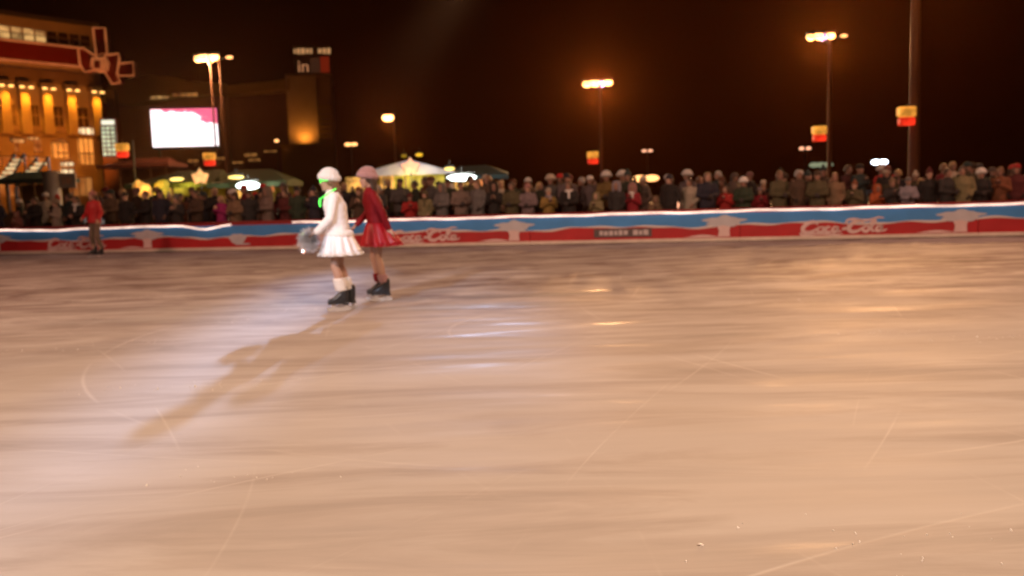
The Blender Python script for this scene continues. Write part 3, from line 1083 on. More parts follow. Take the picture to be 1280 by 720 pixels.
def person(px, back, coat, head, hcol, pose=0, size=1.0, long=False, yaw=0.0, scarf=None, row='front'):
    who = 'child' if size < .80 else 'person'
    key = (coat, head, hcol, who, long)
    assert key not in USED, key
    USED.add(key)
    p = bar(px) - BN * back
    size *= 1.0 if px < 600 else .97 if px < 900 else .93
    c = NAMES.get(coat, coat)
    hc = NAMES.get(hcol, hcol)
    garment = 'long coat' if long else 'jacket'
    hd = f'{hc} {head}'
    lab = f'{who} in {c} {garment} with {hd}, '
    lab += ('at boards ' if row == 'front' else 'mid-crowd ' if row == 'mid' else 'behind ') + place_name(px)
    assert len(lab.split()) <= 16, lab
    t = tag(empty('person', (p.x, p.y, .03), BANG + yaw), lab, 'person', 'spectators crowded behind the boards')
    t.scale = (size * random.uniform(.97, 1.06), size, size)
    d = CROWD[pose]
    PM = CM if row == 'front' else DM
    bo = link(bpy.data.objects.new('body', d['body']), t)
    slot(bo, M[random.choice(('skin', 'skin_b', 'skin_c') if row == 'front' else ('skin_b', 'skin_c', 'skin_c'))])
    if random.random() < .35:
        bo.material_slots[3].link = 'OBJECT'
        bo.material_slots[3].material = bo.material_slots[0].material
    for nm, me, m in (('coat' if long else 'jacket', d['long' if long else 'short'], PM[coat]), ('trousers', d['trousers'], CM[random.choice(('black', 'charcoal', 'navy', 'brown'))]),
                      ('boots', d['boots'], CM[random.choice(('black', 'brown'))])):
        slot(link(bpy.data.objects.new(nm, me), t), m)
    o = link(bpy.data.objects.new(head.replace(' ', '_') if 'hair' not in head else 'hair', HEADS[head]), t)
    slot(o, HAIRM[hcol] if 'hair' in head else PM[hcol])
    if head in ('bobble hat', 'beanie') and random.random() < .5:
        h = link(bpy.data.objects.new('hair', HEADS['long hair']), t)
        slot(h, M['hair_d'])
    if scarf:
        slot(link(bpy.data.objects.new('scarf', SCARF), t), CM[scarf])
    return t

FRONT = [  # px, coat, head, head colour, pose, size, long, scarf
    (-22, 'navy', 'beanie', 'grey', 0, 1.0, 0, None), (4, 'salmon', 'hood', 'salmon', 2, .72, 0, None), (28, 'black', 'short hair', 'dark', 1, .97, 0, None),
    (53, 'cream', 'bobble hat', 'beige', 2, .90, 0, None), (79, 'charcoal', 'long hair', 'dark', 1, .95, 0, 'white'), (101, 'olive', 'beanie', 'tan', 2, .92, 0, None),
    (146, 'black', 'beanie', 'charcoal', 0, .98, 0, None), (168, 'black', 'short hair', 'light', 1, 1.0, 1, None), (190, 'navy', 'short hair', 'dark', 0, 1.0, 0, None),
    (210, 'charcoal', 'bobble hat', 'grey', 2, .90, 0, 'beige'), (232, 'brown', 'short hair', 'dark', 1, .98, 0, None), (264, 'magenta', 'long hair', 'blond', 2, .88, 0, None),
    (284, 'tan', 'beanie', 'brown', 1, .92, 0, None), (301, 'charcoal', 'beanie', 'olive', 0, .95, 0, None), (323, 'taupe', 'hood', 'taupe', 1, .98, 1, None),
    (345, 'maroon', 'short hair', 'dark', 1, .95, 0, None), (363, 'bottle', 'beanie', 'black', 0, .97, 0, None), (384, 'navy', 'bobble hat', 'navy', 2, .95, 0, None),
    (402, 'black', 'peaked cap', 'black', 0, .98, 0, None), (440, 'brown', 'beanie', 'rust', 2, .93, 0, None), (466, 'charcoal', 'short hair', 'grey', 1, .95, 0, None),
    (505, 'red', 'beanie', 'maroon', 2, .80, 0, None), (524, 'khaki', 'beanie', 'olive', 0, .84, 0, 'olive'), (546, 'grey', 'hood', 'grey', 1, .94, 0, None),
    (569, 'taupe', 'short hair', 'dark', 1, .97, 0, None), (590, 'grey', 'short hair', 'light', 0, .98, 1, None), (612, 'black', 'hood', 'black', 2, .95, 0, None),
    (634, 'olive', 'short hair', 'dark', 1, .96, 0, None), (655, 'dusty', 'beanie', 'pink', 1, .92, 0, None), (681, 'mustard', 'beanie', 'cream', 2, .84, 0, 'lavender'),
    (707, 'black', 'long hair', 'dark', 1, .93, 0, 'white'), (742, 'khaki', 'hood', 'khaki', 2, .74, 0, None), (768, 'charcoal', 'hood', 'lavender', 0, .90, 0, None),
    (788, 'crimson', 'hood', 'pink', 2, .86, 0, 'white'), (818, 'tan', 'hood', 'tan', 2, .66, 0, None), (836, 'black', 'beanie', 'navy', 0, .98, 0, None),
    (861, 'cream', 'short hair', 'dark', 0, .93, 1, None), (884, 'navy', 'short hair', 'light', 1, 1.0, 0, None), (907, 'red', 'short hair', 'dark', 2, .83, 0, None),
    (930, 'bottle', 'fur hat', 'white', 1, .93, 0, None), (951, 'crimson', 'beanie', 'dusty', 2, .78, 0, None), (976, 'olive', 'short hair', 'light', 1, 1.03, 1, None),
    (1000, 'brown', 'short hair', 'grey', 0, 1.03, 0, None), (1024, 'olive', 'beanie', 'brown', 1, 1.0, 0, None), (1047, 'tan', 'long hair', 'light', 0, .97, 0, None),
    (1072, 'olive', 'bobble hat', 'rust', 2, .82, 0, None), (1101, 'orange', 'hood', 'orange', 2, .76, 0, None), (1120, 'charcoal', 'bobble hat', 'tan', 2, .84, 0, None),
    (1141, 'lavender', 'beanie', 'grey', 1, .86, 0, None), (1168, 'black', 'bobble hat', 'maroon', 0, .96, 1, None), (1190, 'charcoal', 'short hair', 'dark', 1, .98, 0, None),
    (1209, 'khaki', 'short hair', 'dark', 0, 1.0, 1, None), (1233, 'black', 'fur hat', 'white', 1, .94, 0, None), (1258, 'rust', 'short hair', 'light', 2, .97, 0, None),
    (1278, 'maroon', 'beanie', 'red', 0, 1.0, 0, None), (1302, 'navy', 'hood', 'navy', 0, 1.0, 0, None),
]
for px, coat, hd, hcol, pose, size, lg, sc in FRONT:
    person(px, .62 + random.uniform(-.06, .10), coat, hd, hcol, pose, size, bool(lg), random.uniform(-.5, .5), sc)
MIDC = ['black', 'charcoal', 'navy', 'brown', 'olive', 'grey', 'maroon', 'taupe', 'dusty', 'bottle', 'tan', 'teal', 'rust', 'beige', 'red', 'crimson', 'black', 'cream']
MIDH = [('beanie', q) for q in ('black', 'grey', 'rust', 'navy', 'pink', 'white', 'teal', 'red', 'taupe', 'cream', 'white', 'red', 'crimson')] + [('bobble hat', q) for q in ('red', 'cream', 'black', 'pink', 'teal')] + \
       [('short hair', q) for q in ('dark', 'light', 'grey', 'blond')] * 2 + [('long hair', q) for q in ('dark', 'light', 'blond')] + [('peaked cap', q) for q in ('black', 'brown', 'grey')] + \
       [('fur hat', q) for q in ('brown', 'grey', 'white')]
rnd = random.Random(23)
def random_row(row, back, step, jit, smin, smax):
    px = -14.0
    while px < 1300:
        if not (rnd.random() < .10):
            for _ in range(50):
                coat = rnd.choice(MIDC)
                hd, hcol = rnd.choice(MIDH)
                lg = rnd.random() < .35
                if (coat, hd, hcol, 'child', lg) not in USED and (coat, hd, hcol, 'person', lg) not in USED:
                    break
            person(px, back + rnd.uniform(-.25, .35), coat, hd, hcol, rnd.choice((0, 0, 1, 2, 3 if row != 'front' else 1)), rnd.uniform(smin, smax), lg, rnd.uniform(-1.1, 1.1), None, row)
        px += step + rnd.uniform(-jit, jit)
FORCED = [(750, 1.45, 'mustard', 'fur hat', 'white', 1, 1.06), (676, 1.5, 'grey', 'fur hat', 'cream', 0, 1.04), (1120, 1.4, 'black', 'beanie', 'salmon', 0, 1.05)]
for px, bk, coat, hd, hcol, pose, size in FORCED:
    person(px, bk, coat, hd, hcol, pose, size, False, 0, None, 'mid')
random_row('mid', 1.42, 23, 11, .78, 1.07)
random_row('back', 2.45, 24, 12, .86, 1.10)
# ------------------------------------------------------------------ buildings
def wall_frame(xa, ya_depth, xb, yb_depth, pre=0.0):
    """vertical plane between two picture columns at given depths"""
    a, b = at(xa, 235, ya_depth), at(xb, 235, yb_depth)
    a.z = b.z = .03
    d = (b - a).normalized()
    return a - d * pre, d

class Plane:
    def __init__(s, o, d):
        s.o, s.d, s.n = o, d, Vector((d.y, -d.x, 0))
        s.ang = math.atan2(d.y, d.x)
    def uz(s, x, y):
        p = on_plane(x, y, s.o, s.n)
        return (p - s.o).dot(s.d), p.z - s.o.z
    def rect(s, x0, y0, x1, y1):
        """picture rectangle -> u0,u1,z0,z1 measured at its middle"""
        xm, ym = (x0 + x1) / 2, (y0 + y1) / 2
        return s.uz(x0, ym)[0], s.uz(x1, ym)[0], s.uz(xm, y1)[1], s.uz(xm, y0)[1]
    def world(s, u, y, z):
        return s.o + s.d * u - s.n * y + Vector((0, 0, z))

def slab(bm, u0, u1, z0, z1, y0, y1, bevel=0.0):
    box(bm, ((u0 + u1) / 2, (y0 + y1) / 2, (z0 + z1) / 2), (u1 - u0, y1 - y0, z1 - z0), bevel=bevel)

M['stone'] = mat('warm_stone_facade', (.42, .33, .25), .7, vary=.18, scale=.6, bump=.3, bscale=4)
M['stone_dark'] = mat('brown_cladding', (.20, .13, .10), .7, vary=.2, scale=.5)
M['concrete'] = mat('dim_brown_concrete', (.22, .15, .03), .8, vary=.2, scale=.3)
M['panel_dark'] = mat('dark_wine_panels', (.13, .06, .06), .6, vary=.2, scale=.4)
M['glass_dark'] = mat('dark_window_glass', (.035, .018, .015), .2)
M['win_warm'] = glow('lit_office_window', (1.0, .55, .18), .42, vary=.7, scale=.7)
M['win_dim'] = glow('dim_shop_window', (1.0, .42, .10), .20, vary=.8, scale=.5)
M['win_green'] = glow('lit_green_white_glass', (.70, 1.0, .72), .65, vary=.45, scale=1.6)
M['win_cream'] = glow('lit_cream_glass', (1.0, .80, .45), .95, vary=.4, scale=1.2)
M['shop_orange'] = glow('orange_lit_shop_front', (1.0, .36, .06), .75, vary=.35, scale=.6)
M['ribbon_red'] = mat('red_ribbon_cladding', (.22, .012, .008), .5, vary=.15, scale=1)
M['trim'] = glow('ribbon_edge_lights', (1.0, .28, .08), .30, vary=.25, scale=.8)
M['roof'] = mat('dark_roof', (.06, .05, .05), .8)

# --- department store with uplit pilasters at the left
PA = Plane(*wall_frame(0, 110, 130, 121, 25.0))
bA = tag(empty('department_store', PA.o, PA.ang), 'orange lit department store with pilasters, wrapped by a huge red ribbon', 'building')
UE = PA.uz(131, 150)[0]
z = lambda y, x=60: PA.uz(x, y)[1]
ZT, ZR1, ZR0 = z(25), z(67), z(84)
bm = bmesh.new()
slab(bm, 0, UE, 0, ZT, .6, 26)
obj('wall', bm, M['stone'], bA)
bm = bmesh.new()
slab(bm, -.3, UE + .3, ZT, ZT + .5, .2, 26.3)
obj('roof', bm, M['roof'], bA)
bm = bmesh.new()
slab(bm, 0, UE, z(104), z(88), .25, .6)
slab(bm, 0, UE, z(172), z(166), .2, .6)
slab(bm, 0, UE + .2, z(60), z(57), .2, .6)
obj('cornice', bm, M['stone_dark'], bA)
# top floor strip of office windows
u_px = lambda x, y=110: PA.uz(x, y)[0]
cols = [u_px(x) for x in (5, 30, 58, 88, 119)]
step = (cols[-1] - cols[0]) / 4
cols = [cols[0] - step * i for i in range(5, 0, -1)] + cols
rnd = random.Random(3)
for i in range(26):
    u0 = .6 + i * (UE - 1.2) / 26
    bm = bmesh.new()
    slab(bm, u0, u0 + (UE - 1.2) / 26 - .28, z(52), z(38), .54, .64)
    w = obj('window', bm, M['win_warm'] if (u0 < u_px(66) and rnd.random() < .75) else M['glass_dark'], bA)
    bm = bmesh.new()
    slab(bm, u0, u0 + (UE - 1.2) / 26 - .28, z(45.6), z(44.4), .49, .54)
    obj('window_bar', bm, M['stone_dark'], w)
# pilasters, capitals and the lamps under them
for i, u in enumerate(cols):
    bm = bmesh.new()
    slab(bm, u - .62, u + .62, z(168), z(108), -.05, .6)
    for q in (-.42, 0, .42):
        slab(bm, u + q - .10, u + q + .10, z(166), z(112), -.14, -.05)
    pl = obj('pilaster', bm, M['stone'], bA)
    bm = bmesh.new()
    slab(bm, u - .85, u + .85, z(108), z(104), -.35, .6)
    slab(bm, u - .72, u + .72, z(110), z(108), -.2, .6)
    obj('capital', bm, M['stone_dark'], pl)
    bm = bmesh.new()
    for q in (-.55, .55):
        box(bm, (u + q, -.62, z(111.5)), (.5, .22, .22), bevel=.04)
        box(bm, (u + q, -.42, z(110.5)), (.06, .5, .08))
    obj('pilaster_lamp', bm, glow('pilaster_lamp_glow', (1.0, .50, .12), 3.0) if i == 0 else M['pl_lamp'], pl)
    if i == 0:
        M['pl_lamp'] = pl.children[-1].data.materials[0]
# windows between the pilasters, two storeys
for a, b in zip(cols[:-1], cols[1:]):
    for y0, y1 in ((132, 157), (174, 190)):
        bm = bmesh.new()
        slab(bm, a + .95, b - .95, z(y1), z(y0), .52, .62)
        w = obj('window', bm, M['glass_dark'] if y0 < 150 else M['win_dim'], bA)
        bm = bmesh.new()
        mid = (a + b) / 2
        slab(bm, mid - .05, mid + .05, z(y1), z(y0), .46, .52)
        slab(bm, a + .95, b - .95, z((y0 + y1) / 2 + .6), z((y0 + y1) / 2 - .6), .455, .515)
        slab(bm, a + .85, b - .85, z(y1) - .18, z(y1), .35, .6)
        obj('window_frame', bm, M['stone_dark'], w)
# lit sections of the lower floors
def lit(x0, y0, x1, y1, m, nm, y=.40, bars=3):
    u0, u1, z0, z1 = PA.rect(x0, y0, x1, y1)
    bm = bmesh.new()
    slab(bm, u0, u1, z0, z1, y, .61)
    w = obj(nm, bm, m, bA)
    bm = bmesh.new()
    for i in range(bars + 1):
        u = u0 + (u1 - u0) * i / bars
        slab(bm, u - .05, u + .05, z0 - .1, z1 + .1, y - .08, y - .003)
    slab(bm, u0 - .1, u1 + .1, z1, z1 + .15, y - .081, y - .002)
    obj('window_frame', bm, M['stone_dark'], w)
lit(68, 178, 88, 197, M['shop_orange'], 'lit_bay')
lit(101, 168, 119, 205, M['shop_orange'], 'lit_bay')
lit(102, 160, 121, 168, M['win_cream'], 'lit_bay', .2)
lit(-30, 228, 60, 245, M['win_dim'], 'shop_window', .42, 9)
lit(66, 222, 118, 245, M['win_dim'], 'shop_window', .42, 6)
lit(-30, 196, 60, 206, M['win_dim'], 'shop_window', .42, 8)
lit(80, 203, 94, 207, M['win_cream'], 'shop_window', .3, 2)
lit(80, 212, 94, 216, M['win_cream'], 'shop_window', .3, 2)
lit(17, 174, 32, 177.5, M['win_warm'], 'shop_window', .3, 2)
lit(38, 170, 50, 174, M['win_warm'], 'shop_window', .3, 2)

# vertical glazed stair at its corner
pS = at(137, 190, 112)
stair = tag(empty('glazed_stair_tower', (pS.x, pS.y, .03), R(8)), 'narrow tower of lit green white glass right of the department store', 'stair tower')
w_ = 16 * 112 / FPX / 2
zs = lambda y: at(137, y, 112).z - .03
bm = bmesh.new()
slab(bm, -w_ - .15, w_ + .15, 0, zs(147), .3, 2.6)
obj('core', bm, M['panel_dark'], stair)
bm = bmesh.new()
slab(bm, -w_, w_, zs(195), zs(157.5), .0, .28)
gl = obj('glazing', bm, M['win_green'], stair)
bm = bmesh.new()
slab(bm, -w_ + .1, w_ - .05, zs(155.5), zs(150), .0, .28)
obj('glazing', bm, glow('stair_top_light', (.9, 1, .8), 1.0), stair)
bm = bmesh.new()
for i in range(8):
    zz = zs(157.5) + (zs(195) - zs(157.5)) * i / 7
    slab(bm, -w_ - .05, w_ + .05, zz - .07, zz + .07, -.09, -.003)
for q in (-w_, -w_ * .33, w_ * .33, w_):
    slab(bm, q - .05, q + .05, zs(195) - .1, zs(157.5) + .1, -.075, -.002)
obj('mullion', bm, M['dark_steel'], gl)

# --- giant gift ribbon and bow over the corner
rb = tag(empty('gift_ribbon', PA.world(0, -.1, 0), PA.ang), 'giant red gift ribbon with lit edges and bow across the store corner', 'decoration')
bm = bmesh.new()
UB = u_px(103, 75)
slab(bm, -.1, UB, ZR0 + .55, ZR1 + .95, -.10, .30)
obj('band', bm, M['ribbon_red'], rb)
bm = bmesh.new()
slab(bm, -.1, UB, ZR0 + .30, ZR0 + .55, -.16, .30)
slab(bm, -.1, UB, ZR1 + .95, ZR1 + 1.2, -.16, .30)
obj('light_trim', bm, M['trim'], rb)
pB = at(127, 77, 113)
def bow_piece(nm, pts, m, parent, d=1.2, y=0.0, trim=True):
    """flat picture outline -> ribbon piece of real depth, facing the square"""
    o3 = [at(x, yy, 113) for x, yy in pts]
    q = [(p.x - pB.x, p.z - .03) for p in o3]
    bm = bmesh.new()
    extrude_outline(bm, q, d, Matrix.Translation((0, y, 0)))
    o = obj(nm, bm, m, parent)
    if trim:
        bm = bmesh.new()
        loop = [Vector((x, y - .06, zz)) for x, zz in q]
        tube(bm, loop + [loop[0]], .13, 6)
        obj('light_trim', bm, M['trim'], o)
    return o
bow = tag(empty('ribbon_bow', (pB.x, pB.y, .03), 0), 'big red bow with glowing edges on the corner of the department store', 'decoration')
bow_piece('tail', [(114, 34), (129, 34), (132, 66), (118, 68)], M['ribbon_red'], bow, 1.0, .5, True)
bow_piece('tail', [(143, 79), (164, 77), (165, 94), (146, 94)], M['ribbon_red'], bow, 1.0, .6)
bow_piece('loop', [(98, 61), (104, 60), (121, 71), (122, 80), (117, 88), (106, 90), (100, 80)], M['ribbon_red'], bow, 1.4, .0)
bow_piece('loop', [(131, 69), (148, 67), (149, 74), (146, 92), (150, 103), (140, 105), (131, 90)], M['ribbon_red'], bow, 1.4, .1)
bow_piece('knot', [(117, 73), (133, 72), (137, 79), (135, 89), (121, 90), (115, 83)], M['trim'], bow, 1.6, -.6, False)
bow_piece('knot_centre', [(122, 77), (128, 77), (128, 86), (122, 86)], M['ribbon_red'], bow, .5, -.95, False)
bm = bmesh.new()
box(bm, (0, 2.2, pB.z / 2 - 3), (1.0, 1.0, pB.z - 6.2 + 6))
obj('support_mast', bm, M['dark_steel'], bow)

# slanting banks of light slats (lit stair treads) in front of the store
def tread_bank(x0, x1, ytop, ybot, lean, Y, label):
    a, b = at(x0, ybot, Y), at(x1, ybot, Y)
    t = tag(empty('lit_staircase', (a.x, a.y, .03)), label, 'staircase', 'slanting stairs with lit treads')
    w = (b - a).x
    n = 5
    zt, zb = at(x0, ytop, Y).z - .03, at(x0, ybot, Y).z - .03
    dx = lean * Y / FPX
    bm = bmesh.new()
    for s in (0, w):
        tube(bm, [(s - .05, .1, zb - .6), (s + dx, 2.2, zt + .4)], .09, 6)
        tube(bm, [(s + dx, 2.2, zt + .4), (s + dx, 2.2, 0)], .09, 6)
        tube(bm, [(s - .05, .1, zb - .6), (s - .05, .1, 0)], .09, 6)
    obj('stringer', bm, M['dark_steel'], t)
    for i in range(n):
        q = (i + .5) / n
        bm = bmesh.new()
        box(bm, (w / 2 + dx * q, .1 + 2.1 * q, zb + (zt - zb) * q), (w * .86, .35, (zt - zb) / n * .58), bevel=.03)
        obj('tread', bm, M['win_cream2'], t)
M['win_cream2'] = glow('lit_tread', (1.0, .72, .36), .80, vary=.3, scale=1.0)
tread_bank(-4, 9, 197, 224, 8, 84, 'lit slanting staircase cut by the left edge of the photo')
tread_bank(18, 33, 202, 228, 14, 80, 'lit slanting staircase standing clear of the edge, left of the advertising column')

# --- dim shopping centre in the middle
PB = Plane(*wall_frame(131, 150, 418, 156))
bB = tag(empty('shopping_centre', PB.o, PB.ang), 'dim brown shopping centre with flat portal and corner tower behind the screen', 'building')
zb = lambda y, x=270: PB.uz(x, y)[1]
ub = lambda x: PB.uz(x, 160)[0]
bm = bmesh.new()
slab(bm, ub(132), ub(283), 0, zb(104, 205), 2.0, 40)
slab(bm, ub(283), ub(362), 0, zb(112, 320), 5.0, 40)
obj('wall', bm, M['panel_dark'], bB)
bm = bmesh.new()   # faceted roof edge
pts = [(132, 112), (150, 104), (190, 95), (222, 98), (236, 103), (283, 106), (283, 118), (222, 121), (200, 126), (165, 131), (132, 129)]
extrude_outline(bm, [(PB.uz(x, y)[0], PB.uz(x, y)[1]) for x, y in pts], 6, Matrix.Translation((0, -1.5, 0)))
obj('roof_edge', bm, M['concrete'], bB)
bm = bmesh.new()   # portal frame of the right wing
pts = [(283, 107), (340, 101), (362, 98), (362, 113), (350, 112), (336, 114), (290, 117), (283, 117)]
extrude_outline(bm, [PB.uz(x, y) for x, y in pts], 5.2, Matrix.Translation((0, 0, 0)))
obj('portal_beam', bm, M['concrete'], bB)
bm = bmesh.new()
slab(bm, ub(360.5), ub(398), 0, zb(95, 380), .0, 14)
tw = obj('tower', bm, M['stone'], bB)
bm = bmesh.new()
slab(bm, ub(398.1), ub(417), 0, zb(95.5, 405), .5, 14)
slab(bm, ub(360), ub(418), zb(95, 390), zb(92.5, 390), -.3, 14.3)
obj('tower_flank', bm, M['stone_dark'], bB)
bm = bmesh.new()
for i in range(11):
    yy = 132 + i * 6.2
    slab(bm, ub(399), ub(416), zb(yy + 2, 408), zb(yy, 408), .1, .5)
obj('louvre', bm, M['concrete'], bB)
bm = bmesh.new()
slab(bm, ub(352), ub(418), 0, zb(181, 385), -3.2, -.02)
obj('tower_base', bm, M['concrete'], bB)
def lit_b(x0, y0, x1, y1, m, y=1.85, nm='window'):
    u0, u1, z0, z1 = PB.rect(x0, y0, x1, y1)
    bm = bmesh.new()
    slab(bm, u0, u1, z0, z1, y, y + .2)
    w = obj(nm, bm, m, bB)
    bm = bmesh.new()
    n = max(2, int((u1 - u0) / .9))
    for i in range(n + 1):
        u = u0 + (u1 - u0) * i / n
        slab(bm, u - .06, u + .06, z0 - .05, z1 + .05, y - .08, y - .003)
    obj('window_bar', bm, M['panel_dark'], w)
lit_b(191, 121.5, 214, 125, M['win_warm'], -1.75)
lit_b(219, 118, 250, 122, M['win_dim2'] if 'win_dim2' in M else M['win_dim'], -1.75)
for x0, y0, x1, y1 in ((300, 190, 318, 194), (306, 197, 322, 200), (326, 186, 345, 188.5), (232, 199, 246, 202), (268, 196, 280, 199), (285, 201, 300, 203)):
    lit_b(x0, y0, x1, y1, M['win_dim'], 1.85 if x1 < 284 else 4.85)
# rooftop billboard
ph = [PB.uz(x, 75)[0] for x in (365.5, 413)]
bb = tag(empty('rooftop_billboard', PB.world((ph[0] + ph[1]) / 2, 2.0, zb(92.5, 390)), PB.ang), 'lit rooftop billboard on the tower with row of letter blocks and red field', 'billboard')
W_, H_ = ph[1] - ph[0], zb(55, 390) - zb(91, 390)
bm = bmesh.new()
slab(bm, -W_ / 2, W_ / 2, .25, H_ + .2, 0, .6)
obj('panel', bm, mat('billboard_panel', (.10, .05, .045), .5), bb)
bm = bmesh.new()
for q in (-.4, 0, .4):
    slab(bm, W_ * q - .1, W_ * q + .1, 0, H_ * .8, .62, .95)
obj('support', bm, M['dark_steel'], bb)
bm = bmesh.new()
slab(bm, W_ * .22, W_ * .46, H_ * .10, H_ * .66, -.06, -.003)
obj('red_field', bm, glow('billboard_red', (1.0, .07, .02), .12), bb)
bm = bmesh.new()
slab(bm, W_ * -.05, W_ * .20, H_ * .10, H_ * .62, -.05, -.003)
obj('grey_field', bm, glow('billboard_grey', (.5, .20, .10), .06), bb)
me = text_mesh('in', H_ * .60, .03)
me.transform(Matrix.Translation((-W_ * .24, -.10, H_ * .13)))
obj('lettering', me, glow('billboard_letters', (1.0, .42, .18), .45), bb)
bm = bmesh.new()
rnd = random.Random(2)
x = -W_ * .47
while x < W_ * .44:
    w = rnd.choice((.35, .5, .6))
    if abs(x - W_ * .05) > .35:
        box(bm, (x + w / 2, -.06, H_ * .86), (w, .12, rnd.uniform(.7, 1.0)), bevel=.05)
    x += w + .18
obj('letter_row', bm, glow('billboard_letter_blocks', (1.0, .50, .20), .45), bb)  # made-up glowing blocks stand in for the sign's unreadable top lettering

# --- giant LED screen
pc = at(231, 159.5, 98)
wS, hS = 78 * 98 / FPX, 46 * 98 / FPX
scr = tag(empty('video_screen', (pc.x, pc.y, .03), R(9)), 'giant glaring white video screen with pink picture corners', 'screen')
zc = pc.z - .03
m = bpy.data.materials.new('screen_picture')
m.use_nodes = True
nt = m.node_tree
b = nt.nodes['Principled BSDF']
b.inputs['Base Color'].default_value = (.02, .02, .02, 1)
tc = nt.nodes.new('ShaderNodeTexCoord')
sp = nt.nodes.new('ShaderNodeSeparateXYZ')
nt.links.new(tc.outputs['Generated'], sp.inputs[0])
nz = nt.nodes.new('ShaderNodeTexNoise')
nz.inputs['Scale'].default_value = 5.5
nz.inputs['Detail'].default_value = 4
nt.links.new(tc.outputs['Generated'], nz.inputs['Vector'])
def mth(op, a, c):
    n = nt.nodes.new('ShaderNodeMath')
    n.operation = op
    for i, v in enumerate((a, c)):
        if isinstance(v, (int, float)):
            n.inputs[i].default_value = v
        else:
            nt.links.new(v, n.inputs[i])
    return n.outputs[0]
# pink grows towards the upper right corner and along the top edge of the picture
cx = mth('ABSOLUTE', mth('SUBTRACT', sp.outputs['X'], .50), 0)
v = mth('ADD', mth('MULTIPLY', sp.outputs['X'], .42), mth('MULTIPLY', sp.outputs['Z'], 1.0))
v = mth('ADD', v, mth('MULTIPLY', mth('SUBTRACT', nz.outputs['Fac'], .5), .8))
v = mth('ADD', v, mth('MULTIPLY', cx, .35))
rp = nt.nodes.new('ShaderNodeValToRGB')
rp.color_ramp.elements[0].position, rp.color_ramp.elements[0].color = .50, (1, .90, .92, 1)
rp.color_ramp.elements[1].position, rp.color_ramp.elements[1].color = .61, (.55, .08, .16, 1)
nt.links.new(mth('SUBTRACT', v, .58), rp.inputs[0])
nt.links.new(rp.outputs[0], b.inputs['Emission Color'])
b.inputs['Emission Strength'].default_value = 2.0
bm = bmesh.new()
slab(bm, -wS / 2, wS / 2, zc - hS / 2, zc + hS / 2, -.05, .0)
obj('display', bm, m, scr)
bm = bmesh.new()
for i in range(6):
    for j in range(4):
        slab(bm, -wS / 2 + wS * i / 6 + .01, -wS / 2 + wS * (i + 1) / 6 - .01, zc - hS / 2 + hS * j / 4 + .01, zc - hS / 2 + hS * (j + 1) / 4 - .01, .003, .35)
obj('cabinet', bm, M['dark_steel'], scr)
bm = bmesh.new()
for q in (-.42, .42):
    slab(bm, wS * q - .12, wS * q + .12, 0, zc + hS / 2, .36, .6)
slab(bm, -wS / 2, wS / 2, zc - hS / 2 - .25, zc - hS / 2 - .003, -.05, .6)
obj('frame', bm, M['dark_steel'], scr)

# ------------------------------------------------------------------ street lamps
LIGHTS = []
def street_lamp(px, py, Y, width, label, lean_px=0, twin=False, side=False, pole_r=.12, n=4, violet=False, pm='red_pole', energy=0, small=False):
    top = at(px, py, Y)
    t = tag(empty('street_lamp', (top.x + lean_px * Y / FPX, top.y, .03)), label, 'street lamp', 'tall sodium street lamps round the square')
    h = top.z - .03
    dx = -lean_px * Y / FPX
    xs = (0, .55) if twin else (0,)
    for q in xs:
        bm = bmesh.new()
        tube(bm, [(q, 0, 0), (q, 0, .5), (q, 0, h * .5), (q, 0, h - .1)], [pole_r * 1.5, pole_r * 1.15, pole_r, pole_r * .75], 12)
        obj('pole', bm, M[pm], t, True)
    bm = bmesh.new()
    tube(bm, [(dx - width * .5, 0, h - .02), (dx + width * .5, 0, h - .02)], .05, 8)
    tube(bm, [(0, 0, h - .5), (dx, 0, h - .02)], .05, 8)
    if not small:
        pts = [(dx + width * .34 * math.cos(a), width * .34 * math.sin(a), h - .06) for a in [2 * PI * i / 24 for i in range(25)]]
        tube(bm, pts, .035, 6)
    if side:
        tube(bm, [(0, 0, h - .2), (width * .5 + dx + .6, 0, h - .03)], .03, 6)
    obj('crossarm', bm, M['steel'], t)
    for i in range(n):
        a = 2 * PI * i / n + .5
        cx_, cy_ = (dx + width * .235 * (i - (n - 1) / 2), width * .12 * (-1) ** i) if n > 1 else (dx, 0)
        lw = width * (.17 if n > 1 else .46)
        bm = bmesh.new()
        box(bm, (cx_, cy_, h + .07 + lw * .4), (lw * 2, lw * 1.2, .16), bevel=.04)
        lu = obj('luminaire', bm, M['steel'], t)
        bm = bmesh.new()
        ellipsoid(bm, (cx_, cy_, h - .03), (lw * .95, lw * .6, .12 + lw * .42 * (1.0 if i in (1, 2) or n == 1 else .75)), n=14)
        obj('lens', bm, M['lens_violet'] if (violet and i == 2) else M['lens'], lu, True)
    if side:
        bm = bmesh.new()
        ellipsoid(bm, (width * .5 + dx + .6, 0, h - .03), (.22, .12, .09), n=12)
        obj('spot_lens', bm, M['lens_small'], t, True)
    if energy:
        LIGHTS.append((Vector((top.x, top.y, top.z - .35)), energy, twin))
    return t
street_lamp(258, 72, 56, 1.55, 'twin pole street lamp blazing above the video screen', 4, True, True, .06, energy=9000)
street_lamp(485, 147, 105, 1.5, 'small distant street lamp above the white gabled stall', 7, False, False, .12, n=1, energy=5000, small=True)
street_lamp(747, 104, 75, 2.3, 'wide headed street lamp in the middle of the dark sky', 3, False, False, .13, violet=True, energy=14000)
street_lamp(1026, 45, 55, 1.5, 'street lamp glowing high in the right half beside a thick pole', 11, False, True, .12, violet=True, energy=9000)
street_lamp(1148, -70, 36, 1.6, 'thick pole running out of the top of the picture', -2, False, False, .19, energy=6000)

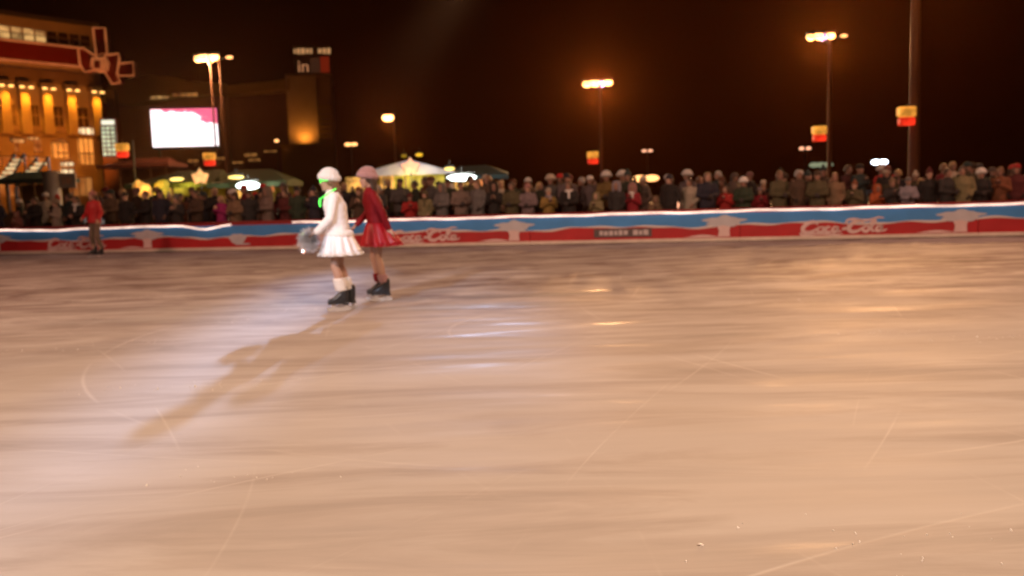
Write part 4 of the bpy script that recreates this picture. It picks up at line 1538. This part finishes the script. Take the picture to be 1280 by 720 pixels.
def far_lamp(px, py, Y, label, n=2, m='lens_small', w=.45, gap=.8):
    p = at(px, py, Y)
    t = tag(empty('far_lamp', (p.x, p.y, .03)), label, 'distant lamp')
    h = p.z - .03
    bm = bmesh.new()
    tube(bm, [(0, 0, 0), (0, 0, h)], .08, 8)
    tube(bm, [(-gap * (n - 1) / 2, 0, h), (gap * (n - 1) / 2 + .01, 0, h)], .05, 6)
    obj('pole', bm, M['dark_steel'], t)
    for i in range(n):
        bm = bmesh.new()
        ellipsoid(bm, ((i - (n - 1) / 2) * gap, -.1, h), (w, .2, .22), n=12)
        obj('lens', bm, M[m], t, True)
far_lamp(439, 180.5, 120, 'pair of tiny warm lamps right of the tower', 2)
M['lens_faint'] = glow('faint_far_lens', (1.0, .45, .25), 1.6)
M['lens_green'] = glow('faint_green_lens', (.65, .75, .45), .35)
far_lamp(809, 188.5, 150, 'pair of faint pinkish lamps far off right of the middle lamp', 2, 'lens_faint', .4, 1.0)
far_lamp(1099, 202.5, 90, 'bright cold white twin lamp left of the thick pole', 2, 'lens_cool', .42, .75)
far_lamp(1006, 185.5, 120, 'faint red lamp pair left of the right hand lantern', 2, 'lens_faint', .35, .9)
far_lamp(1026, 206, 80, 'dim greenish lamp low on the skyline under the right lantern', 3, 'lens_green', .45, .6)
far_lamp(807, 223, 62, 'bright warm lamp just above the heads right of the middle lamp', 2, 'lens_small', .50, .8)
far_lamp(346, 176, 140, 'small warm lamp at the foot of the tower by the portal', 1, 'lens_small', .35)
far_lamp(850, 253, 29.5, 'low warm lamp glinting between spectators left of the cream coat', 2, 'lens_faint', .10, .28)

# yellow and red box lanterns on brackets
def lantern(px, py, Y, s, label, post=True, dx=.35):
    p = at(px, py, Y)
    t = tag(empty('box_lantern', (p.x, p.y, p.z - s * .55)), label, 'lantern', 'yellow and red box lanterns on the poles')
    bm = bmesh.new()
    box(bm, (0, 0, s * .78), (s * .95, s * .6, s * .56), bevel=s * .10)
    obj('yellow_box', bm, M['lan_yellow'], t)
    bm = bmesh.new()
    box(bm, (0, 0, s * .25), (s * .86, s * .54, s * .46), bevel=s * .10)
    obj('red_box', bm, M['lan_red'], t)
    bm = bmesh.new()
    tube(bm, [(0, 0, s * 1.05), (0, 0, s * 1.15), (dx, .0, s * 1.15)], .025, 6)
    if post:
        tube(bm, [(dx, 0, s * 1.3), (dx, 0, -(p.z - s * .55) + .03)], .05, 8)
    obj('bracket', bm, M['dark_steel'], t)
lantern(153, 188, 44, .62, 'yellow over red lantern beside the green white stair tower', True, .5)
lantern(262, 199, 55, .72, 'yellow over red lantern below the video screen', False, .3)
lantern(741, 197, 74.6, .95, 'small yellow over red lantern under the middle lamp', False, .6)
lantern(1024, 167, 54.7, .85, 'yellow over red lantern under the right lamp', False, .6)
lantern(1133, 145, 35.7, .68, 'largest yellow over red lantern on the thick pole', False, .4)

# ------------------------------------------------------------------ market stalls
M['green_canvas'] = mat('dark_green_canvas', (.07, .09, .03), .8, vary=.3, scale=1)
M['grey_canvas'] = mat('pale_lavender_canvas', (.50, .46, .52), .75, vary=.12, scale=1)
M['teal_canvas'] = mat('dark_teal_canvas', (.05, .10, .11), .8, vary=.2)
M['red_canvas'] = mat('faded_red_canvas', (.13, .035, .025), .8, vary=.2)
M['wood'] = mat('stall_timber', (.20, .11, .055), .7, vary=.3, scale=3)
M['stall_wall'] = mat('stall_boarding', (.45, .33, .03), .7, vary=.3, scale=2)
M['goods'] = glow('lit_goods', (1.0, .50, .10), .70, vary=.8, scale=2.2)
M['goods_y'] = glow('lit_yellow_goods', (.85, .66, .06), .42, vary=.7, scale=1.8)
M['goods_o'] = glow('lit_orange_goods', (1.0, .30, .08), .60, vary=.5, scale=3)

def star(px, py, Y, size, m, label):
    p = at(px, py, Y)
    t = tag(empty('star_light', (p.x, p.y, p.z)), label, 'star light', 'glowing stars over the stalls')
    bm = bmesh.new()
    pts = []
    for i in range(10):
        a = PI / 2 + PI * i / 5
        r = size * (1 if i % 2 == 0 else .58)
        pts.append((r * math.cos(a), r * math.sin(a)))
    extrude_outline(bm, pts, .03)
    obj('star_body', bm, m, t)
    bm = bmesh.new()
    tube(bm, [(0, .13, -size * .5), (0, .13, -size * 1.5)], .03, 6)
    obj('stalk', bm, M['dark_steel'], t)

def stall(x0, x1, y_eave, x_ap, y_ap, Y, depth, roof_m, label, wall_m, gable=False, eave_drop=.0):
    """canopy stall: posts, back wall, counter and pitched roof"""
    a, b, ap = at(x0, y_eave, Y), at(x1, y_eave, Y), at(x_ap, y_ap, Y)
    w = b.x - a.x
    t = tag(empty('market_stall', (a.x, a.y, .03)), label, 'market stall')
    ze, za, xa = (a.z + b.z) / 2 - .03, ap.z - .03, ap.x - a.x
    bm = bmesh.new()
    if gable:
        extrude_outline(bm, [(-.3, ze - .05), (w + .3, ze - .05), (w + .3, ze + .04), (xa, za), (-.3, ze + .04)], depth)
    else:
        prof = [(-.25, ze - .22), (depth + .25, ze - .22), (depth + .25, ze), (depth * .5, za), (-.25, ze)]
        rows = []
        for xx, k in ((-.3, .96), (xa - w * .28, 1.0), (xa + w * .28, 1.0), (w + .3, .96)):
            rows.append([Vector((xx, y, zz if zz < ze + .01 else ze + (zz - ze) * (1.0 if k == 1.0 else .25))) for y, zz in prof])
        rings(bm, rows)
    obj('canopy', bm, roof_m, t)
    bm = bmesh.new()
    bm.free()
    for xx in [w * i / 4 for i in range(5)]:
        for yy in (.1, depth - .1):
            bm = bmesh.new()
            tube(bm, [(xx, yy, 0), (xx, yy, ze - .1)], .05, 8)
            obj('post', bm, M['wood'], t)
    bm = bmesh.new()
    box(bm, (w / 2, depth - .25, ze / 2 - .1), (w - .2, .06, ze - .3))
    obj('back_wall', bm, wall_m, t)
    bm = bmesh.new()
    box(bm, (w / 2, .35, .5), (w - .3, .6, .98), bevel=.01)
    obj('counter', bm, M['wood'], t)
    return t, a, ze, w

def stall_fill(t, a, Y, x0, y0, x1, y1, m, nm, y=.8, d=.3):
    p, q = at(x0, y0, Y + y), at(x1, y1, Y + y)
    bm = bmesh.new()
    slab(bm, p.x - a.x, q.x - a.x, q.z - .03, p.z - .03, y, y + d)
    return obj(nm, bm, m, t)

def cluster(name, px, py, Y, wpx, hpx, n, m, label, seed):
    """many small lit wares hung close together"""
    p = at(px, py, Y)
    bm = bmesh.new()
    rnd = random.Random(seed)
    k = Y / FPX
    for i in range(n):
        r = rnd.uniform(.10, .2)
        ellipsoid(bm, (rnd.uniform(-.5, .5) * wpx * k, rnd.uniform(-.15, .15), rnd.uniform(-.5, .5) * hpx * k), (r, r * .6, r), n=10)
    o = obj(name, bm, m, None, True)
    o.location = p
    tag(o, label, 'hanging wares')

t1, a1, ze1, w1 = stall(165, 262, 229, 240, 212, 45, 3.0, M['green_canvas'], 'green roofed market stall with yellow lit interior below the screen', M['stall_wall'])
stall_fill(t1, a1, 45, 217, 227, 243, 243, M['goods_y'], 'lit_shelf')
stall_fill(t1, a1, 45, 172, 231, 212, 249, M['goods'], 'lit_shelf', 1.2)
t2, a2, ze2, w2 = stall(268, 352, 228, 305, 211, 44, 3.0, M['green_canvas'], 'dark green roofed stall with a white fluorescent lamp', M['stall_wall'])
stall_fill(t2, a2, 44, 330, 231, 341, 240, M['goods_o'], 'lit_shelf')
stall_fill(t2, a2, 44, 293, 238, 310, 248, M['goods'], 'lit_shelf', 1.2)
t3, a3, ze3, w3 = stall(452, 560, 217.5, 511, 199.5, 45, 4.0, M['grey_canvas'], 'market stall with a pale lavender gable and bright yellow interior', M['stall_wall'], True)
stall_fill(t3, a3, 45, 476, 219, 556, 237, M['goods_y'], 'lit_shelf', .9)
stall_fill(t3, a3, 45, 474, 219.5, 492, 236, M['goods'], 'lit_shelf', .5)
stall_fill(t3, a3, 45, 432, 222, 462, 240, M['goods'], 'lit_shelf', 1.6)
t4, a4, ze4, w4 = stall(566, 628, 219, 590, 206, 47, 3.0, M['teal_canvas'], 'dark teal roofed stall with orange wares beside the gabled stall', M['wood'])
stall_fill(t4, a4, 47, 594, 222, 613, 235, M['goods_o'], 'lit_shelf')
stall_fill(t4, a4, 47, 566, 228, 592, 238, M['goods'], 'lit_shelf', 1.3)
t5, a5, ze5, w5 = stall(128, 206, 205, 180, 196, 58, 3.0, M['red_canvas'], 'stall with a faded red canvas awning below the stair tower', M['wood'])
t6, a6, ze6, w6 = stall(-12, 58, 224, 20, 214, 50, 3.0, M['teal_canvas'], 'unlit dark stall at the left edge before the store', M['wood'])
star(250, 221, 43.7, .42, M['star'], 'glowing orange star on the green stall roof edge')
star(513, 208.5, 44.6, .47, M['star_pink'], 'pale pinkish star in the middle of the white gable')
cluster('hanging_wares', 178, 236, 43.5, 15, 16, 22, M['goods'], 'orange lit wares hanging at the left end of the green stall', 1)
cluster('hanging_wares', 202, 236, 43.6, 14, 14, 18, M['goods_y'], 'yellowish lit wares hanging beside the orange ones', 2)
cluster('hanging_wares', 447, 229, 43.6, 22, 10, 18, M['goods'], 'orange lit wares glimpsed between the two skating girls', 3)

def tube_lamp(px, py, Y, wpx, hpx, m, label, light=0):
    p = at(px, py, Y)
    t = tag(empty('stall_lamp', p), label, 'stall lamp')
    w, h = wpx * Y / FPX, hpx * Y / FPX
    bm = bmesh.new()
    ellipsoid(bm, (0, 0, 0), (w / 2, .12, h / 2), n=20)
    obj('lamp_globe', bm, m, t, True)
    bm = bmesh.new()
    box(bm, (0, .05, h / 2 + .05), (w * .9, .16, .06), bevel=.01)
    tube(bm, [(0, .05, h / 2 + .06), (0, .05, h / 2 + .35)], .02, 6)
    obj('lamp_holder', bm, M['dark_steel'], t)
tube_lamp(310, 232, 43.2, 30, 10, M['tube_white'], 'blinding white oval lamp on the dark green stall')
tube_lamp(577, 222, 44.4, 37, 8.5, M['tube_white'], 'long blinding white lamp right of the white gable')
tube_lamp(221, 224, 43.4, 18, 4.5, M['tube_yellow'], 'short yellow tube lamp left of the orange star')
tube_lamp(295, 221.5, 43.0, 20, 4.5, M['tube_yellow'], 'short yellow tube lamp right of the orange star')
tube_lamp(562, 211, 45.0, 13, 4, M['tube_yellow'], 'little yellow lamp on the right slope of the gable')
tube_lamp(524, 193.5, 60, 9, 4, glow('amber_lamp', (1.0, .55, .03), 1.2), 'little amber lamp above the peak of the gable')
tube_lamp(505, 195, 60, 7, 3.5, glow('dull_amber_lamp', (.9, .55, .03), .35), 'dull amber lamp just left of the gable peak')

# pale advertising column with a notice board
pk = at(66, 240, 40)
ad = tag(empty('advertising_column', (pk.x, pk.y, .03)), 'pale grey advertising column with notice board rising behind the crowd', 'advertising column')
hk = at(66, 214, 40).z - .03
rk = 10 * 40 / FPX
M['pale_grey'] = mat('pale_grey_paint', (.42, .36, .33), .6, vary=.12, scale=2)
bm = bmesh.new()
tube(bm, [(0, 0, 0), (0, 0, .15), (0, 0, .16), (0, 0, hk - .12), (0, 0, hk - .06), (0, 0, hk)], [rk * 1.12, rk * 1.12, rk, rk, rk * 1.1, rk * .9], 28)
obj('column', bm, M['pale_grey'], ad, False)
bm = bmesh.new()
u = at(84, 226, 40).x - pk.x
box(bm, (u, -.05, at(84, 226, 40).z - .03), (.80, .08, .62), bevel=.01)
box(bm, (u - .3, 0, .6), (.06, .06, 1.2))
box(bm, (u + .3, 0, .6), (.06, .06, 1.2))
nb = obj('notice_board', bm, M['pale_grey'], ad)
bm = bmesh.new()
for q, ww in ((-.12, .10), (.06, .16), (.19, .05)):
    box(bm, (u + q, -.095, at(84, 226, 40).z - .03), (ww, .012, .28))
obj('notice', bm, mat('pinkish_notice', (.62, .36, .24), .6), nb)

# ------------------------------------------------------------------ air, sky, lights, camera
w = bpy.data.worlds.new('World')
SC.world = w
w.use_nodes = True
nt = w.node_tree
bg = nt.nodes['Background']
sky = nt.nodes.new('ShaderNodeTexSky')
sky.sky_type = 'NISHITA'
sky.sun_disc = False
sky.sun_elevation = R(-6)
sky.sun_rotation = R(200)
tint = nt.nodes.new('ShaderNodeMix')      # city glow on the night sky
tint.data_type = 'RGBA'
tint.inputs[0].default_value = .97
tint.inputs[7].default_value = (.0130, .0016, .0005, 1)
nt.links.new(sky.outputs[0], tint.inputs[6])
nt.links.new(tint.outputs[2], bg.inputs['Color'])
bg.inputs['Strength'].default_value = .15

def lamp(name, kind, loc, energy, col, target=None, **k):
    l = bpy.data.lights.new(name, kind)
    l.energy = energy
    l.color = col
    for a, v in k.items():
        setattr(l, a, v)
    o = bpy.data.objects.new(name, l)
    o.location = loc
    if target is not None:
        o.rotation_euler = (Vector(target) - Vector(loc)).to_track_quat('-Z', 'Y').to_euler()
    C.objects.link(o)
    return o
SODIUM = (1.0, .50, .20)
WARM = (1.0, .66, .40)
for p, e, tw_ in LIGHTS:
    if tw_:
        lamp('sodium_light', 'POINT', p, e * .2 * LAMP_K, SODIUM, shadow_soft_size=.5)
    else:   # light set ahead of the lenses so the pole stays unlit
        q = p + Vector((-p.x, 12 - p.y, 0)).normalized() * .8
        lamp('sodium_light', 'SPOT', q, e * LAMP_K, SODIUM, q + Vector((-p.x, 12 - p.y, -9)).normalized() * 20, spot_size=R(165), spot_blend=.4, shadow_soft_size=.5)
# rink floodlights on masts behind and beside the photographer
lamp('rink_flood', 'SPOT', (7, -7, 13), FLOOD_K * 9500, (1.0, .65, .43), (2, 6.5, 0), spot_size=R(80), spot_blend=1.0, shadow_soft_size=.8)
lamp('rink_flood', 'SPOT', (-13, -4, 13), FLOOD_K * 8500, (1.0, .64, .43), (-2, 8, 0), spot_size=R(80), spot_blend=1.0, shadow_soft_size=.8)
lamp('rink_flood', 'SPOT', (20, 14, 13), FLOOD_K * 4800, (1.0, .42, .26), (5, 16.5, 0), spot_size=R(84), spot_blend=1.0, shadow_soft_size=.8)
lamp('rink_flood', 'SPOT', (-22, 12, 13), FLOOD_K * 5200, (1.0, .44, .30), (-7, 17.5, 0), spot_size=R(84), spot_blend=1.0, shadow_soft_size=.8)
# white show spots: one from the far side (throws the girls' shadow towards us), one from ours
for tx, ty, rad, e in ((-2.40, 5.0, .62, 1.0), (-2.72, 7.9, .74, 1.0), (-2.95, 11.4, .85, .8), (-3.2, 15.0, .9, .5), (-.50, 9.0, 1.4, .10)):
    src = Vector((-2.3 + .1 * ty, 58, 15.5))
    dist = (src - Vector((tx, ty, 0))).length
    lamp('show_spot', 'SPOT', src, SPOT_K * 150000 * e, (.50, .66, 1.0), (tx, ty, 0), spot_size=2 * math.atan(rad / dist), spot_blend=.6, shadow_soft_size=.6)
lamp('show_spot', 'SPOT', (-7.5, -6, 9), SPOT_K * 13500, (.72, .80, 1.0), (-2.0, 11.8, 1.0), spot_size=R(6.0), spot_blend=.8, shadow_soft_size=.7)
# store front lamps washing down the pilasters, uplight on the tower
for u in cols[3:]:
    p = PA.world(u, -1.1, z(110))
    lamp('pilaster_light', 'SPOT', p, STORE_K * 1300, (1.0, .32, .015), PA.world(u, .2, z(150)), spot_size=R(70), spot_blend=.9, shadow_soft_size=.2)
lamp('store_wash', 'SPOT', PA.world(cols[6], -16, 3), STORE_K * 6500, (1.0, .24, .015), PA.world(cols[6], 0, 13), spot_size=R(95), spot_blend=1, shadow_soft_size=.5)
lamp('tower_uplight', 'SPOT', PB.world(ub(381), -1.6, zb(180)), 650, (1.0, .34, .04), PB.world(ub(380), .0, zb(160)), spot_size=R(160), spot_blend=1, shadow_soft_size=.3)
lamp('portal_light', 'SPOT', PB.world(ub(330), -14, 4), 1500, (1.0, .30, .06), PB.world(ub(320), 0, 19), spot_size=R(75), spot_blend=1, shadow_soft_size=.5)
lamp('screen_light', 'AREA', (pc.x, pc.y - .3, pc.z), 3500, (1.0, .9, .9), (pc.x + 2, pc.y - 10, pc.z - 1), shape='RECTANGLE', size=wS, size_y=hS)
for px, py, Y, e, c_ in ((310, 234, 42.5, 160, (.9, 1, .95)), (577, 225, 43.8, 200, (.9, 1, .95)), (513, 226, 44.2, 90, (1, .75, .2)), (513, 205, 42.2, 120, (.9, .8, 1.0)), (232, 232, 44.3, 60, (1, .7, .1)), (182, 236, 43, 70, (1, .5, .1)), (180, 199, 55, 45, (1, .4, .15))):
    lamp('stall_light', 'POINT', at(px, py, Y), e, c_, shadow_soft_size=.2)

m = bpy.data.materials.new('lamp_halo_haze')
m.use_nodes = True
nt = m.node_tree
nt.nodes.remove(nt.nodes['Principled BSDF'])
pv = nt.nodes.new('ShaderNodeVolumePrincipled')
pv.inputs['Color'].default_value = (.9, .30, .09, 1)
pv.inputs['Density'].default_value = HAZE  # haze added to put halos round the lamps
pv.inputs['Anisotropy'].default_value = .84
nt.links.new(pv.outputs[0], nt.nodes['Material Output'].inputs['Volume'])
bm = bmesh.new()
box(bm, (0, 105, 17.5), (680, 470, 37))
o = obj('haze', bm, m)
o['kind'] = 'stuff'
tag(o, 'thin haze added for the halos round the lamps', 'haze')

cam = bpy.data.cameras.new('camera')
cam.sensor_width = 36
cam.lens = FPX / 1280 * 36
cam.clip_end = 1500
cam.dof.use_dof = True
cam.dof.focus_distance = 3.0
cam.dof.aperture_ratio = 1.0
cam.dof.aperture_fstop = cam.lens / 1000 / DOF
co = bpy.data.objects.new('camera', cam)
mw = Matrix((( _r.x, _u.x, -_f.x, 0), (_r.y, _u.y, -_f.y, 0), (_r.z, _u.z, -_f.z, HC), (0, 0, 0, 1)))
co.matrix_world = mw
C.objects.link(co)
SC.camera = co
SC.view_settings.view_transform = 'Standard'
SC.view_settings.look = 'None'
SC.view_settings.exposure = 0
SC.view_settings.gamma = 1
SC.render.engine = 'CYCLES'
SC.cycles.use_denoising = True
SC.cycles.volume_bounces = 0
SC.cycles.max_bounces = 6
SC.cycles.sample_clamp_indirect = 4
SC.cycles.caustics_reflective = False
SC.cycles.caustics_refractive = False
